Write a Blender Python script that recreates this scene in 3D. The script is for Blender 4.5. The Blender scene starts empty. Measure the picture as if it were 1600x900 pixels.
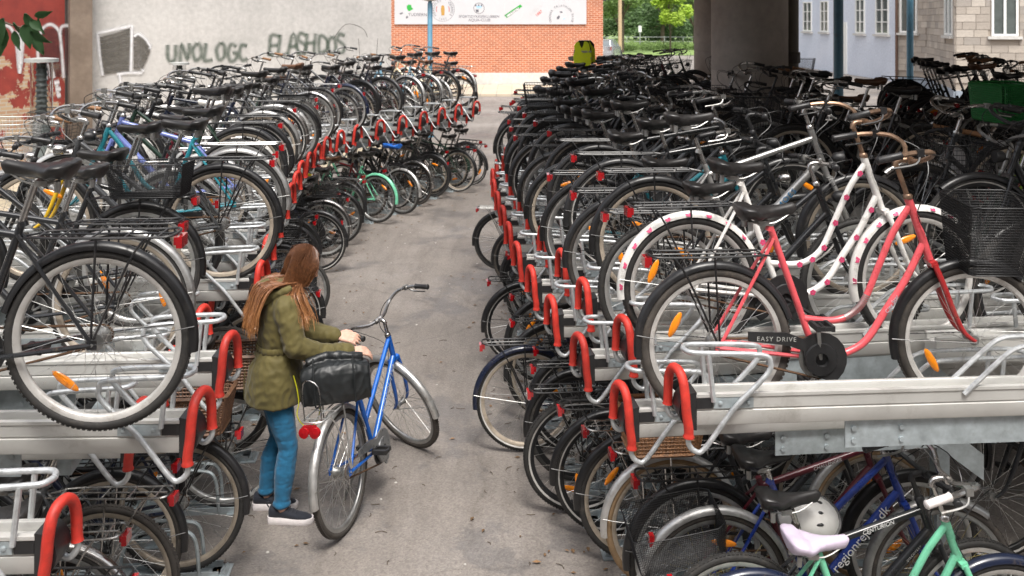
import bpy, math, random
from math import sin, cos, pi, radians, sqrt, atan2
from mathutils import Matrix, Vector, noise as mnoise
random.seed(7)
rnd = random.Random(11)
SC = bpy.context.scene
COL = SC.collection

# ------------------------------------------------------------------ camera, sky, sun, exposure
CAM_H = 2.95
PITCH = 0.0
FPX = 1500.0                      # focal length in photo pixels (1600 wide)
cam = bpy.data.cameras.new("camera")
cam.sensor_width = 36.0
cam.lens = FPX / 1600.0 * 36.0
cam.shift_y = -(420.0 - FPX * math.tan(PITCH)) / 1600.0
cam.clip_start = 0.05
cam.clip_end = 2000.0
camo = bpy.data.objects.new("camera", cam)
camo.location = (0, 0, CAM_H)
camo.rotation_euler = (pi / 2 - PITCH, 0, 0)
cam.dof.use_dof = True
cam.dof.focus_distance = 5.2
cam.dof.aperture_fstop = 5.0
COL.objects.link(camo)
SC.camera = camo

SUN_EL, SUN_ROT = radians(62), radians(172)
world = bpy.data.worlds.new("World")
SC.world = world
world.use_nodes = True
wn, wl = world.node_tree.nodes, world.node_tree.links
wn.clear()
sky = wn.new("ShaderNodeTexSky")
sky.sky_type = 'NISHITA'
sky.sun_disc = False
sky.sun_elevation = SUN_EL
sky.sun_rotation = SUN_ROT
sky.air_density = 1.0
sky.dust_density = 6.0
sky.ozone_density = 0.6
hs = wn.new("ShaderNodeHueSaturation")
hs.inputs['Saturation'].default_value = 0.30
bg = wn.new("ShaderNodeBackground")
bg.inputs['Strength'].default_value = 0.15
wo = wn.new("ShaderNodeOutputWorld")
wl.new(sky.outputs[0], hs.inputs['Color'])
wl.new(hs.outputs[0], bg.inputs['Color'])
wl.new(bg.outputs[0], wo.inputs['Surface'])

sun = bpy.data.lights.new("sun", 'SUN')
sun.energy = 1.35
sun.angle = radians(14)
sun.color = (1.0, 0.95, 0.88)
suno = bpy.data.objects.new("sun", sun)
# direction towards the sun in world space: NISHITA rotation is measured clockwise from +Y
sd = Vector((sin(SUN_ROT) * cos(SUN_EL), cos(SUN_ROT) * cos(SUN_EL), sin(SUN_EL)))
suno.rotation_euler = sd.to_track_quat('Z', 'Y').to_euler()
suno.location = (0, 0, 30)
COL.objects.link(suno)

SC.view_settings.view_transform = 'Standard'
SC.view_settings.look = 'None'
SC.view_settings.exposure = 0.92
SC.view_settings.gamma = 1.0
SC.view_settings.use_curve_mapping = False
SC.cycles.max_bounces = 6
SC.cycles.transparent_max_bounces = 12
SC.cycles.use_denoising = True

# ------------------------------------------------------------------ materials
def new_mat(name):
    m = bpy.data.materials.new(name)
    m.use_nodes = True
    nt = m.node_tree
    b = nt.nodes['Principled BSDF']
    return m, nt, b

def add_noise(nt, scale, detail=4, coord='Object', rough=0.6):
    tc = nt.nodes.new('ShaderNodeTexCoord')
    n = nt.nodes.new('ShaderNodeTexNoise')
    n.inputs['Scale'].default_value = scale
    n.inputs['Detail'].default_value = detail
    n.inputs['Roughness'].default_value = rough
    nt.links.new(tc.outputs[coord], n.inputs['Vector'])
    return n

def ramp(nt, src, stops):
    r = nt.nodes.new('ShaderNodeValToRGB')
    e = r.color_ramp.elements
    while len(e) < len(stops):
        e.new(0.5)
    for k, (p, c) in enumerate(stops):
        e[k].position = p
        e[k].color = (c[0], c[1], c[2], 1) if not isinstance(c, (int, float)) else (c, c, c, 1)
    nt.links.new(src, r.inputs['Fac'])
    return r

def bump(nt, b, src, strength=0.2, dist=0.01):
    bp = nt.nodes.new('ShaderNodeBump')
    bp.inputs['Strength'].default_value = strength
    bp.inputs['Distance'].default_value = dist
    nt.links.new(src, bp.inputs['Height'])
    nt.links.new(bp.outputs['Normal'], b.inputs['Normal'])

def pmat(name, col, rough=0.4, metal=0.0, var=0.15, scale=25, dirt=0.0, dirtcol=(0.12, 0.09, 0.06), coat=0.0, bmp=0.0, rand=0.0):
    """plain material with a little colour variation, uneven gloss and optional dirt/rust flecks"""
    m, nt, b = new_mat(name)
    n = add_noise(nt, scale)
    lo = tuple(c * (1 - var) for c in col)
    hi = tuple(min(1, c * (1 + var)) for c in col)
    r = ramp(nt, n.outputs['Fac'], [(0.3, lo), (0.7, hi)])
    out = r.outputs['Color']
    if dirt > 0:
        n2 = add_noise(nt, scale * 0.6, 8, rough=0.75)
        rr = ramp(nt, n2.outputs['Fac'], [(0.62 - 0.25 * dirt, 0.0), (0.75, 0.85)])
        mx = nt.nodes.new('ShaderNodeMix')
        mx.data_type = 'RGBA'
        nt.links.new(rr.outputs['Color'], mx.inputs['Factor'])
        nt.links.new(out, mx.inputs['A'])
        mx.inputs['B'].default_value = (*dirtcol, 1)
        out = mx.outputs['Result']
    if rand:
        oi = nt.nodes.new('ShaderNodeObjectInfo')
        rv = ramp(nt, oi.outputs['Random'], [(0.0, (1 - rand,) * 3), (1.0, (1 + rand,) * 3)])
        mr_ = nt.nodes.new('ShaderNodeMix'); mr_.data_type = 'RGBA'; mr_.blend_type = 'MULTIPLY'
        mr_.inputs['Factor'].default_value = 1
        nt.links.new(out, mr_.inputs['A']); nt.links.new(rv.outputs['Color'], mr_.inputs['B'])
        out = mr_.outputs['Result']
    nt.links.new(out, b.inputs['Base Color'])
    rg = ramp(nt, n.outputs['Fac'], [(0.25, max(0.03, rough * 0.75)), (0.75, min(1, rough * 1.25))])
    nt.links.new(rg.outputs['Color'], b.inputs['Roughness'])
    b.inputs['Metallic'].default_value = metal
    if coat:
        b.inputs['Coat Weight'].default_value = coat
        b.inputs['Coat Roughness'].default_value = 0.12
    if bmp:
        bump(nt, b, n.outputs['Fac'], bmp, 0.004)
    return m

PAINT = {
    'black': (0.012, 0.013, 0.015), 'dark green': (0.012, 0.035, 0.022), 'navy blue': (0.007, 0.012, 0.032),
    'burgundy': (0.10, 0.010, 0.018), 'grey': (0.13, 0.135, 0.14), 'silver': (0.42, 0.42, 0.41),
    'white': (0.72, 0.71, 0.68), 'teal': (0.015, 0.16, 0.20), 'light blue': (0.20, 0.36, 0.47),
    'red': (0.34, 0.018, 0.02), 'cream': (0.62, 0.54, 0.38), 'purple': (0.12, 0.07, 0.22),
    'mint green': (0.16, 0.52, 0.33), 'bright blue': (0.008, 0.12, 0.52), 'royal blue': (0.010, 0.038, 0.25),
    'pink red': (0.62, 0.085, 0.10), 'yellow': (0.72, 0.45, 0.02), 'lime green': (0.30, 0.52, 0.02),
    'dark grey': (0.04, 0.042, 0.045), 'blue violet': (0.13, 0.17, 0.42), 'pink': (0.6, 0.2, 0.3),
}
_pm = {}
def paint(c):
    if c not in _pm:
        _pm[c] = pmat('paint ' + c, PAINT[c], 0.30 if c != 'silver' else 0.35, 0.75 if c == 'silver' else 0.0,
                      0.14, 14, 0.22, coat=0.4 if c != 'silver' else 0.0, rand=.15)
    return _pm[c]

MAT = {
    'rubber': pmat('tyre rubber', (0.022, 0.021, 0.020), 0.75, 0, 0.3, 30, 0.35, (0.07, 0.06, 0.05), bmp=0.2, rand=.4),
    'rubber_dusty': pmat('dusty tyre rubber', (0.055, 0.048, 0.042), 0.85, 0, 0.35, 30, 0.3, (0.12, 0.10, 0.08), bmp=0.2, rand=.35),
    'gum': pmat('tan tyre sidewall', (0.30, 0.20, 0.11), 0.8, 0, 0.2, 30),
    'alu': pmat('aluminium rim', (0.50, 0.50, 0.49), 0.40, 0.8, 0.15, 18, 0.35, (0.2, 0.17, 0.14), rand=.3),
    'alu_pale': pmat('pale rim', (0.56, 0.545, 0.52), 0.45, 0.3, 0.12, 18, 0.35, (0.26, 0.21, 0.17), rand=.12),
    'rim_tan': pmat('aged rim', (0.42, 0.36, 0.29), 0.45, 0.35, 0.15, 16, 0.4, rand=.25),
    'rim_black': pmat('black rim', (0.02, 0.02, 0.021), 0.4, 0.2, 0.15, 18, 0.1),
    'chrome': pmat('chrome', (0.50, 0.49, 0.475), 0.25, 1.0, 0.08, 20, 0.2, (0.22, 0.14, 0.09)),
    'spoke': pmat('spoke steel', (0.60, 0.60, 0.58), 0.3, 0.9, 0.1, 20),
    'steel': pmat('dull steel', (0.34, 0.34, 0.33), 0.45, 0.85, 0.2, 25, 0.3),
    'rust': pmat('rusty chain', (0.10, 0.055, 0.03), 0.8, 0.4, 0.4, 60),
    'plastic': pmat('black plastic', (0.018, 0.018, 0.019), 0.42, 0, 0.2, 20, 0.15, (0.06, 0.055, 0.05)),
    'satin_black': pmat('satin black', (0.012, 0.012, 0.013), 0.34, 0, 0.2, 14, 0.2, (0.05, 0.045, 0.04), rand=.4),
    'wire_black': pmat('black wire', (0.012, 0.012, 0.013), 0.45, 0.3, 0.2, 30),
    'saddle': pmat('black vinyl', (0.015, 0.014, 0.014), 0.42, 0, 0.3, 12, 0.2, (0.05, 0.045, 0.04), bmp=0.08, rand=.4),
    'saddle_brown': pmat('brown leather', (0.12, 0.055, 0.028), 0.45, 0, 0.25, 12, bmp=0.08),
    'saddle_lav': pmat('pale lavender vinyl', (0.54, 0.47, 0.58), 0.5, 0, 0.06, 9, 0.22, (0.55, 0.42, 0.55), bmp=0.05),
    'saddle_white': pmat('white vinyl', (0.68, 0.66, 0.62), 0.5, 0, 0.08, 12, 0.15),
    'grip_white': pmat('grimy white rubber', (0.66, 0.62, 0.60), 0.65, 0, 0.15, 60, 0.35, (0.35, 0.28, 0.26)),
    'cork': pmat('brown rubber', (0.22, 0.11, 0.05), 0.6, 0, 0.2, 30),
    'copper_bar': pmat('tarnished handlebar', (0.26, 0.17, 0.115), 0.4, 0.8, 0.3, 30),
    'red_light': pmat('red lens', (0.36, 0.006, 0.010), 0.2, 0, 0.1, 30, coat=1.0),
    'orange': pmat('orange reflector', (0.85, 0.26, 0.008), 0.2, 0, 0.1, 60, coat=1.0),
    'galv': pmat('galvanised steel', (0.50, 0.52, 0.53), 0.42, 0.55, 0.22, 30, 0.0),
    'galv_sheet': pmat('galvanised sheet', (0.40, 0.45, 0.47), 0.48, 0.45, 0.25, 14, 0.12, (0.28, 0.3, 0.3)),
    'extr': pmat('anodised aluminium', (0.56, 0.555, 0.53), 0.45, 0.30, 0.07, 6, 0.25, (0.36, 0.34, 0.31), rand=.06),
    'grip_red': pmat('red rubber sleeve', (0.47, 0.028, 0.017), 0.58, 0, 0.18, 30, 0.30, (0.22, 0.03, 0.022), bmp=0.06, rand=.22),
    'wicker': pmat('brown wicker', (0.13, 0.065, 0.035), 0.6, 0, 0.5, 70),
    'wicker_pale': pmat('tan wicker', (0.30, 0.15, 0.07), 0.6, 0, 0.5, 70),
    'green_plastic': pmat('green plastic', (0.015, 0.16, 0.035), 0.4, 0, 0.1, 10),
    'brass': pmat('brass dynamo', (0.45, 0.38, 0.16), 0.35, 0.8, 0.2, 30),
}

# ------------------------------------------------------------------ mesh builder
class MB:
    def __init__(self):
        self.v, self.f = [], []
    def ring(self, pts):
        i = len(self.v)
        self.v.extend([(p[0], p[1], p[2]) for p in pts])
        return i
    def loft(self, rings, caps=True, closed=False):
        n = len(rings[0])
        ids = [self.ring(r) for r in rings]
        m = len(ids)
        for k in range(m if closed else m - 1):
            a, b = ids[k], ids[(k + 1) % m]
            for j in range(n):
                j2 = (j + 1) % n
                self.f.append((a + j, a + j2, b + j2, b + j))
        if caps and not closed:
            self.f.append(tuple(ids[0] + j for j in range(n))[::-1])
            self.f.append(tuple(ids[-1] + j for j in range(n)))
        return self
    def tube(self, pts, r, n=6, closed=False, caps=True):
        P = [Vector(p) for p in pts]
        m = len(P)
        R = r if isinstance(r, (list, tuple)) else [r] * m
        T = []
        for k in range(m):
            if closed:
                t = P[(k + 1) % m] - P[k - 1]
            else:
                t = P[min(k + 1, m - 1)] - P[max(k - 1, 0)]
            if t.length < 1e-9:
                t = Vector((0, 0, 1))
            T.append(t.normalized())
        up = Vector((0, 0, 1)) if abs(T[0].z) < 0.9 else Vector((1, 0, 0))
        nrm = T[0].cross(up).normalized()
        rings = []
        for k in range(m):
            nrm = nrm - T[k] * nrm.dot(T[k])
            if nrm.length < 1e-6:
                nrm = T[k].orthogonal()
            nrm.normalize()
            bn = T[k].cross(nrm)
            rings.append([P[k] + (nrm * cos(2 * pi * j / n) + bn * sin(2 * pi * j / n)) * R[k] for j in range(n)])
        return self.loft(rings, caps, closed)
    def box(self, c, s, rot=None):
        i = len(self.v)
        hx, hy, hz = s[0] / 2, s[1] / 2, s[2] / 2
        C = Vector(c)
        for x, y, z in ((-hx, -hy, -hz), (hx, -hy, -hz), (hx, hy, -hz), (-hx, hy, -hz), (-hx, -hy, hz), (hx, -hy, hz), (hx, hy, hz), (-hx, hy, hz)):
            p = Vector((x, y, z))
            if rot is not None:
                p = rot @ p
            p += C
            self.v.append(tuple(p))
        for q in ((0, 3, 2, 1), (4, 5, 6, 7), (0, 1, 5, 4), (1, 2, 6, 5), (2, 3, 7, 6), (3, 0, 4, 7)):
            self.f.append(tuple(i + k for k in q))
        return self
    def lathe(self, prof, n=12, axis='z', c=(0, 0, 0), caps=True):
        rings = []
        for r, h in prof:
            ring = []
            for j in range(n):
                a = 2 * pi * j / n
                x, y = r * cos(a), r * sin(a)
                p = {'z': (x, y, h), 'y': (y, h, x), 'x': (h, x, y)}[axis]
                ring.append((p[0] + c[0], p[1] + c[1], p[2] + c[2]))
            rings.append(ring)
        return self.loft(rings, caps)
    def prism(self, poly, y0, y1):
        """polygon in x,z extruded along y"""
        return self.loft([[(x, y0, z) for x, z in poly], [(x, y1, z) for x, z in poly]])
    def ellipsoid(self, c, s, n=14, m=10, rot=None):
        rings = []
        for k in range(m + 1):
            a = -pi / 2 + pi * k / m
            rr = max(cos(a), 0.02)
            ring = []
            for j in range(n):
                t = 2 * pi * j / n
                p = Vector((s[0] * rr * cos(t), s[1] * rr * sin(t), s[2] * sin(a)))
                if rot is not None:
                    p = rot @ p
                ring.append(p + Vector(c))
            rings.append(ring)
        return self.loft(rings)
    def quad(self, a, b, c, d):
        i = len(self.v)
        self.v.extend([tuple(a), tuple(b), tuple(c), tuple(d)])
        self.f.append((i, i + 1, i + 2, i + 3))
        return self
    def mesh(self, name, smooth=True, sharp=50):
        me = bpy.data.meshes.new(name)
        me.from_pydata(self.v, [], self.f)
        if smooth and me.polygons:
            me.polygons.foreach_set('use_smooth', [True] * len(me.polygons))
            try:
                me.set_sharp_from_angle(angle=radians(sharp))
            except Exception:
                pass
        me.update()
        return me

def cr(pts, k=5):
    """Catmull-Rom resample of a polyline"""
    P = [Vector(p) for p in pts]
    out = []
    for i in range(len(P) - 1):
        p0, p1, p2, p3 = P[max(i - 1, 0)], P[i], P[i + 1], P[min(i + 2, len(P) - 1)]
        for j in range(k):
            t = j / k
            out.append(0.5 * ((2 * p1) + (p2 - p0) * t + (2 * p0 - 5 * p1 + 4 * p2 - p3) * t * t + (3 * p1 - p0 - 3 * p2 + p3) * t ** 3))
    out.append(P[-1])
    return out

_mc = {}
def cached(key, fn):
    if key not in _mc:
        r = fn()
        if isinstance(r, MB):
            r = r.mesh(key if isinstance(key, str) else str(key[0]))
        if not r.materials:
            r.materials.append(None)
        _mc[key] = r
    return _mc[key]

def part(name, me, mat, parent=None, M=None, kind=None, label=None):
    o = bpy.data.objects.new(name, me)
    COL.objects.link(o)
    if parent is not None:
        o.parent = parent
    if M is not None:
        o.matrix_basis = M
    if isinstance(me, bpy.types.Mesh):
        if not me.materials:
            me.materials.append(None)
        if mat is not None:
            o.material_slots[0].link = 'OBJECT'
            o.material_slots[0].material = mat
    if kind:
        o['kind'] = kind
    if label:
        o['label'] = label
    return o

def obj(name, mb, mat, parent=None, M=None, kind=None, label=None, smooth=True):
    return part(name, mb.mesh(name, smooth) if isinstance(mb, MB) else mb, mat, parent, M, kind, label)

def thing(name, label, cat, M=None, group=None):
    o = bpy.data.objects.new(name, None)
    o.empty_display_size = 0.1
    COL.objects.link(o)
    if M is not None:
        o.matrix_basis = M
    o['label'] = label
    o['category'] = cat
    if group:
        o['group'] = group
    return o

def tag(o, label, cat, group=None):
    o['label'] = label
    o['category'] = cat
    if group:
        o['group'] = group
    return o

def T(x, y=None, z=None):
    return Matrix.Translation((x, y, z)) if y is not None else Matrix.Translation(x)
def RX(a): return Matrix.Rotation(a, 4, 'X')
def RY(a): return Matrix.Rotation(a, 4, 'Y')
def RZ(a): return Matrix.Rotation(a, 4, 'Z')

_font = {}
def text_mesh(s, size, extrude=0.0006, align='LEFT', spacing=1.0, shear=0.0, offset=0.0):
    key = ('text', s, size, extrude, align, spacing, shear, offset)
    if key in _mc:
        return _mc[key]
    cu = bpy.data.curves.new('lettering', 'FONT')
    cu.body = s
    cu.size = size
    cu.extrude = extrude
    cu.align_x = align
    cu.align_y = 'CENTER'
    cu.space_character = spacing
    cu.shear = shear
    cu.offset = offset
    cu.resolution_u = 3
    o = bpy.data.objects.new('lettering_tmp', cu)
    COL.objects.link(o)
    dg = bpy.context.evaluated_depsgraph_get()
    me = bpy.data.meshes.new_from_object(o.evaluated_get(dg))
    bpy.data.objects.remove(o)
    bpy.data.curves.remove(cu)
    me.materials.clear()
    me.materials.append(None)
    _mc[key] = me
    return me

def basis(origin, xdir, normal):
    x = Vector(xdir).normalized()
    n = Vector(normal)
    n = (n - x * n.dot(x)).normalized()
    y = n.cross(x)
    return Matrix(((x.x, y.x, n.x, origin[0]), (x.y, y.y, n.y, origin[1]), (x.z, y.z, n.z, origin[2]), (0, 0, 0, 1)))

def at(px, py, z):
    """where the ray of a photo pixel meets the height z (used for placing single things)"""
    cp, sp = cos(PITCH), sin(PITCH)
    u = (px - 800.0) / FPX
    # image centre row offset by the lens shift
    v = (py - (450.0 + cam.shift_y * 1600.0)) / FPX
    d = Vector((u, cp - (v) * sp, -sp - v * cp))
    k = (z - CAM_H) / d.z
    return Vector((d.x * k, d.y * k, z))

# ------------------------------------------------------------------ bicycles
BB = Vector((.455, 0, .285))
STT = Vector((.285, 0, .76))
HTT = Vector((.832, 0, .865))
HTB = Vector((.892, 0, .70))
WB = 1.08
STEER_A = Vector((1.02, 0, .345))
STEER_U = Vector((-.342, 0, .94)).normalized()

def steer(a):
    return T(STEER_A) @ Matrix.Rotation(a, 4, STEER_U) @ T(-STEER_A)

def arc(r, a0, a1, n, y=0.0):
    return [Vector((r * cos(radians(a0 + (a1 - a0) * k / n)), y, r * sin(radians(a0 + (a1 - a0) * k / n)))) for k in range(n + 1)]

def circ(r, n):
    return [Vector((r * cos(2 * pi * k / n), 0, r * sin(2 * pi * k / n))) for k in range(n)]

def mesh_tyre(R, w, hi):
    n, m = (72, 10) if hi else (44, 7)
    mb = MB()
    mb.tube(circ(R - w, n), w, m, closed=True)
    if hi:   # tread blocks
        for k in range(108):
            a = 2 * pi * (k + 0.5) / 108
            for sgn in (-1, 1):
                off = 0.0 if sgn > 0 else 0.014
                rot = RY(-(a + off)).to_3x3()
                mb.box(rot @ Vector((R - 0.0021, sgn * w * 0.42, 0)), (0.0035, w * 0.58, 0.012), rot)
    return mb

def mesh_stripe(R, w):
    mb = MB()
    for s in (-1, 1):
        a, b = R - w * 1.72, R - w * 1.25
        n = 56
        i = len(mb.v)
        for k in range(n):
            t = 2 * pi * k / n
            mb.v += [(a * cos(t), s * (w * .80), a * sin(t)), (b * cos(t), s * (w * 1.03), b * sin(t))]
        for k in range(n):
            k2 = (k + 1) % n
            mb.f.append((i + 2 * k, i + 2 * k2, i + 2 * k2 + 1, i + 2 * k + 1))
    return mb

def mesh_rim(R, w, hi):
    n = 64 if hi else 40
    ro, ri = R - w * 1.75, R - w * 1.75 - 0.024
    prof = [(ro, -w * .72), (ro, w * .72), (ri + .006, w * .66), (ri, w * .3), (ri, -w * .3), (ri + .006, -w * .66)]
    mb = MB()
    mb.loft([[(r * cos(2 * pi * k / n), y, r * sin(2 * pi * k / n)) for r, y in prof] for k in range(n)], closed=True)
    return mb

def mesh_spokes(R, w, ns, hub_r, hubw):
    mb = MB()
    rr = R - w * 1.75 - .02
    for k in range(ns):
        a = 2 * pi * k / ns
        side = 1 if k % 2 else -1
        cross = (0.62 if (k // 2) % 2 else -0.62)
        h = Vector((hub_r * cos(a + cross * 1.9), side * hubw, hub_r * sin(a + cross * 1.9)))
        e = Vector((rr * cos(a), 0, rr * sin(a)))
        mb.tube([h, e], .0012, 3, caps=False)
    return mb

def mesh_hub(hub_r, hubw, rear):
    mb = MB()
    r0 = .017 if not rear else .026
    mb.lathe([(.006, -hubw - .035), (.006, -hubw - .006), (hub_r, -hubw - .004), (hub_r, -hubw + .001), (r0, -hubw + .012), (r0, hubw - .012), (hub_r, hubw - .001),
              (hub_r, hubw + .004), (.006, hubw + .006), (.006, hubw + .035)], 12, 'y')
    if rear:
        mb.lathe([(.036, -hubw - .016), (.040, -hubw - .014), (.040, -hubw - .010), (.036, -hubw - .008)], 14, 'y')
    return mb

def mesh_fender(R, a0, a1, w=.026):
    n = 30
    sec = [(-1, -.016), (-.92, -.002), (-.55, .010), (0, .014), (.55, .010), (.92, -.002), (1, -.016),
           (.90, -.017), (.83, -.004), (.5, .0065), (0, .0105), (-.5, .0065), (-.83, -.004), (-.90, -.017)]
    rings = []
    for k in range(n + 1):
        a = radians(a0 + (a1 - a0) * k / n)
        rings.append([((R + d) * cos(a), y * w, (R + d) * sin(a)) for y, d in sec])
    return MB().loft(rings)

def mesh_fstay(R, ang):
    mb = MB()
    a = radians(ang)
    for s in (-1, 1):
        mb.tube([(0, s * .068, 0), ((R - .04) * cos(a), s * .036, (R - .04) * sin(a)), ((R + .008) * cos(a), s * .026, (R + .008) * sin(a))], .0022, 4)
    return mb

def frame_pts(ext, tall):
    E = Vector((ext, 0, 0))
    up = (HTT - HTB).normalized() * tall
    return HTT + E + up, HTB + E + up * .45, STT + (STT - BB).normalized() * tall * .6

def mesh_frame(ft, ext=0.0, tall=0.0):
    mb = MB()
    LO1, UP1 = Vector((.645 + ext * .5, 0, .345)), Vector((.625 + ext * .55, 0, .515))
    fk = globals()['HTB'] + Vector((ext, 0, 0))
    HTT, HTB, STT = frame_pts(ext, tall)
    mb.tube([fk, HTB], .0175, 10)
    S2 = lambda s: Vector((0, s * .064, .345))
    mb.tube([HTB, HTT], .0185, 10)
    mb.lathe([(.021, -.036), (.021, .036)], 10, 'y', BB)
    top = STT + Vector((-.012, 0, .03))
    if ft == 'diamond':
        mb.tube([BB, top], .0148, 9)
        mb.tube([STT - Vector((-.006, 0, .02)), HTT + (HTB - HTT) * .2], .0145, 9)
        mb.tube([BB, HTB + (HTT - HTB) * .15], .018, 9)
        st = STT - Vector((0, 0, .015))
    elif ft == 'hybrid':
        mb.tube([BB, top - Vector((-.03, 0, .08))], .016, 9)
        mb.tube([BB + (STT - BB) * .80, HTT + (HTB - HTT) * .25], .0165, 9)
        mb.tube([BB, HTB + (HTT - HTB) * .2], .023, 9)
        st = BB + (STT - BB) * .82
    elif ft == 'step':
        mb.tube([BB, top], .0155, 9)
        mb.tube([HTT + (HTB - HTT) * .12, BB + (STT - BB) * .42], .0155, 9)
        mb.tube([BB, HTB + (HTT - HTB) * .10], .0185, 9)
        st = STT - Vector((0, 0, .02))
    elif ft == 'mono':
        mb.tube([BB, top], .0155, 9)
        mb.tube(cr([HTB + (HTT - HTB) * .4, (.80, 0, .56), (.68, 0, .38), (.56, 0, .30), BB], 5), .024, 10)
        mb.tube([(.62, 0, .325), BB + (STT - BB) * .5], .013, 8)
        st = STT - Vector((0, 0, .02))
    else:  # swan
        mb.tube([BB, top], .0155, 9)
        mb.tube(cr([HTB + (HTT - HTB) * .12, LO1 + (HTB - LO1) * .66, LO1 + (HTB - LO1) * .33, LO1, (.575 + ext * .3, 0, .292), (.52 + ext * .1, 0, .281), BB], 5), .0165, 9)
        mb.tube(cr([HTT + (HTB - HTT) * .14, UP1 + (HTT - UP1) * .66, UP1 + (HTT - UP1) * .33, UP1, (.565 + ext * .4, 0, .452), (.50 + ext * .2, 0, .434), BB + (STT - BB) * .30], 5), .0155, 9)
        st = STT - Vector((0, 0, .02))
    for s in (-1, 1):
        mb.tube(cr([st + Vector((0, s * .014, 0)), st + (S2(s) - st) * .3 + Vector((0, s * .018, 0)), S2(s)], 3), .008, 6)
        mb.tube(cr([BB + Vector((-.01, s * .024, 0)), BB + Vector((-.12, s * .04, .012)), S2(s)], 3), .0095, 6)
        mb.box(S2(s), (.034, .006, .034))
    mb.tube([STT + Vector((-.018, 0, .012)), STT + Vector((-.012, 0, .032))], .019, 8)
    return mb

def mesh_fork():
    mb = MB()
    mb.box(HTB + Vector((.006, 0, -.012)), (.03, .085, .022), RY(radians(-20)).to_3x3())
    for s in (-1, 1):
        mb.tube(cr([(.900, s * .036, .688), (.935, s * .048, .60), (.985, s * .052, .47), (1.03, s * .053, .385), (1.08, s * .054, .345)], 4),
                [.0135] * 8 + [.0125, .012, .0115, .011, .0105, .010, .0095, .009, .009], 8)
    return mb

def mesh_saddle(kind):
    L = {'wide': .135, 'slim': .14}[kind]
    W = {'wide': .100, 'slim': .072}[kind]
    rings = []
    prof = []
    pp_ = [(-1, .55), (-.95, .82), (-.8, .98), (-.55, 1.0), (-.3, .82), (-.05, .52), (.2, .34), (.5, .25), (.8, .21), (.95, .16), (1.0, .08)]
    for (t0, w0), (t1, w1) in zip(pp_, pp_[1:]):
        for q in (0, .5):
            prof.append((t0 + (t1 - t0) * q, w0 + (w1 - w0) * q + (.012 if q else 0)))
    prof.append(pp_[-1])
    for t, w in prof:
        x = t * L
        z = .012 * (t * t) + (.012 if t < -.5 else 0)
        hw = W * w
        d = .035 + .025 * max(0, -t)
        e = min(1, 8 * (1 - abs(t)) + .25)
        ring = []
        for k in range(20):
            a = 2 * pi * k / 20
            y = hw * cos(a)
            zz = sin(a)
            zz = (.020 * zz if zz > 0 else d * zz) * e
            if kind == 'wide' and t < -.2 and abs(cos(a)) < .35 and zz > 0:
                zz *= .55 + .45 * min(1, abs(cos(a)) / .35)
            ring.append((x, y, z + zz))
        rings.append(ring)
    return MB().loft(rings).mesh('saddle', True, 120)

def mesh_saddle_rails():
    mb = MB()
    for s in (-1, 1):
        mb.tube(cr([(-.10, s * .035, -.030), (-.05, s * .022, -.052), (.03, s * .020, -.052), (.10, s * .010, -.02)], 3), .0035, 5)
    mb.box((-.02, 0, -.052), (.045, .05, .022))
    for s in (-1, 1):
        mb.lathe([(.012, -.03), (.012, .01)], 8, 'z', (-.09, s * .045, -.045))
    return mb

def mesh_bar(kind):
    mb = MB()
    top = HTT + (HTT - HTB).normalized() * .11
    if kind == 'high':
        top = HTT + (HTT - HTB).normalized() * .17
    mb.tube([HTT - (HTT - HTB).normalized() * .01, top], .0118, 8)
    mb.lathe([(.021, -.004), (.021, .012), (.016, .018)], 10, 'z', HTT)
    c = top + Vector((.062, 0, .012))
    mb.tube(cr([top - Vector((0, 0, .02)), top + Vector((.01, 0, .008)), c], 3), .0135, 8)
    mb.lathe([(.018, -.025), (.018, .025)], 10, 'y', c)
    if kind in ('city', 'high'):
        for s in (-1, 1):
            mb.tube(cr([c, c + Vector((.01, s * .07, .005)), c + Vector((.035, s * .16, .045)), c + Vector((-.005, s * .235, .075)),
                        c + Vector((-.10, s * .275, .075)), c + Vector((-.19, s * .290, .060)), c + Vector((-.245, s * .296, .048))], 4), .0112, 7)
    else:
        for s in (-1, 1):
            mb.tube(cr([c, c + Vector((.0, s * .10, .004)), c + Vector((-.01, s * .20, .012)), c + Vector((-.045, s * .31, .008))], 3), .0112, 7)
    return mb, c

def bar_centre(kind):
    top = HTT + (HTT - HTB).normalized() * (.17 if kind == 'high' else .11)
    return top + Vector((.062, 0, .012))

def mesh_grip(kind, s):
    c = bar_centre(kind)
    if kind == 'flat':
        a, b = c + Vector((-.020, s * .225, .0115)), c + Vector((-.048, s * .316, .008))
    else:
        a, b = c + Vector((-.14, s * .283, .069)), c + Vector((-.25, s * .297, .047))
    d = (b - a)
    return MB().tube([a, a + d * .04, a + d * .1, a + d * .5, a + d * .92, a + d * .97, b + d * .02], [.012, .019, .0155, .0165, .0165, .0185, .013], 9)

def mesh_levers(kind, side):
    mb = MB()
    c = bar_centre(kind)
    for s in (side,):
        if kind == 'flat':
            a, e = c + Vector((-.012, s * .19, .01)), c + Vector((.0, s * .30, -.03))
        else:
            a, e = c + Vector((-.06, s * .266, .078)), c + Vector((-.19, s * .300, .015))
        mb.box(a, (.03, .03, .03))
        m_ = a + (e - a) * .3 + Vector((.015, s * .015, -.025))
        mb.tube(cr([a, m_, e], 4), .0052, 5)
    return mb

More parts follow.
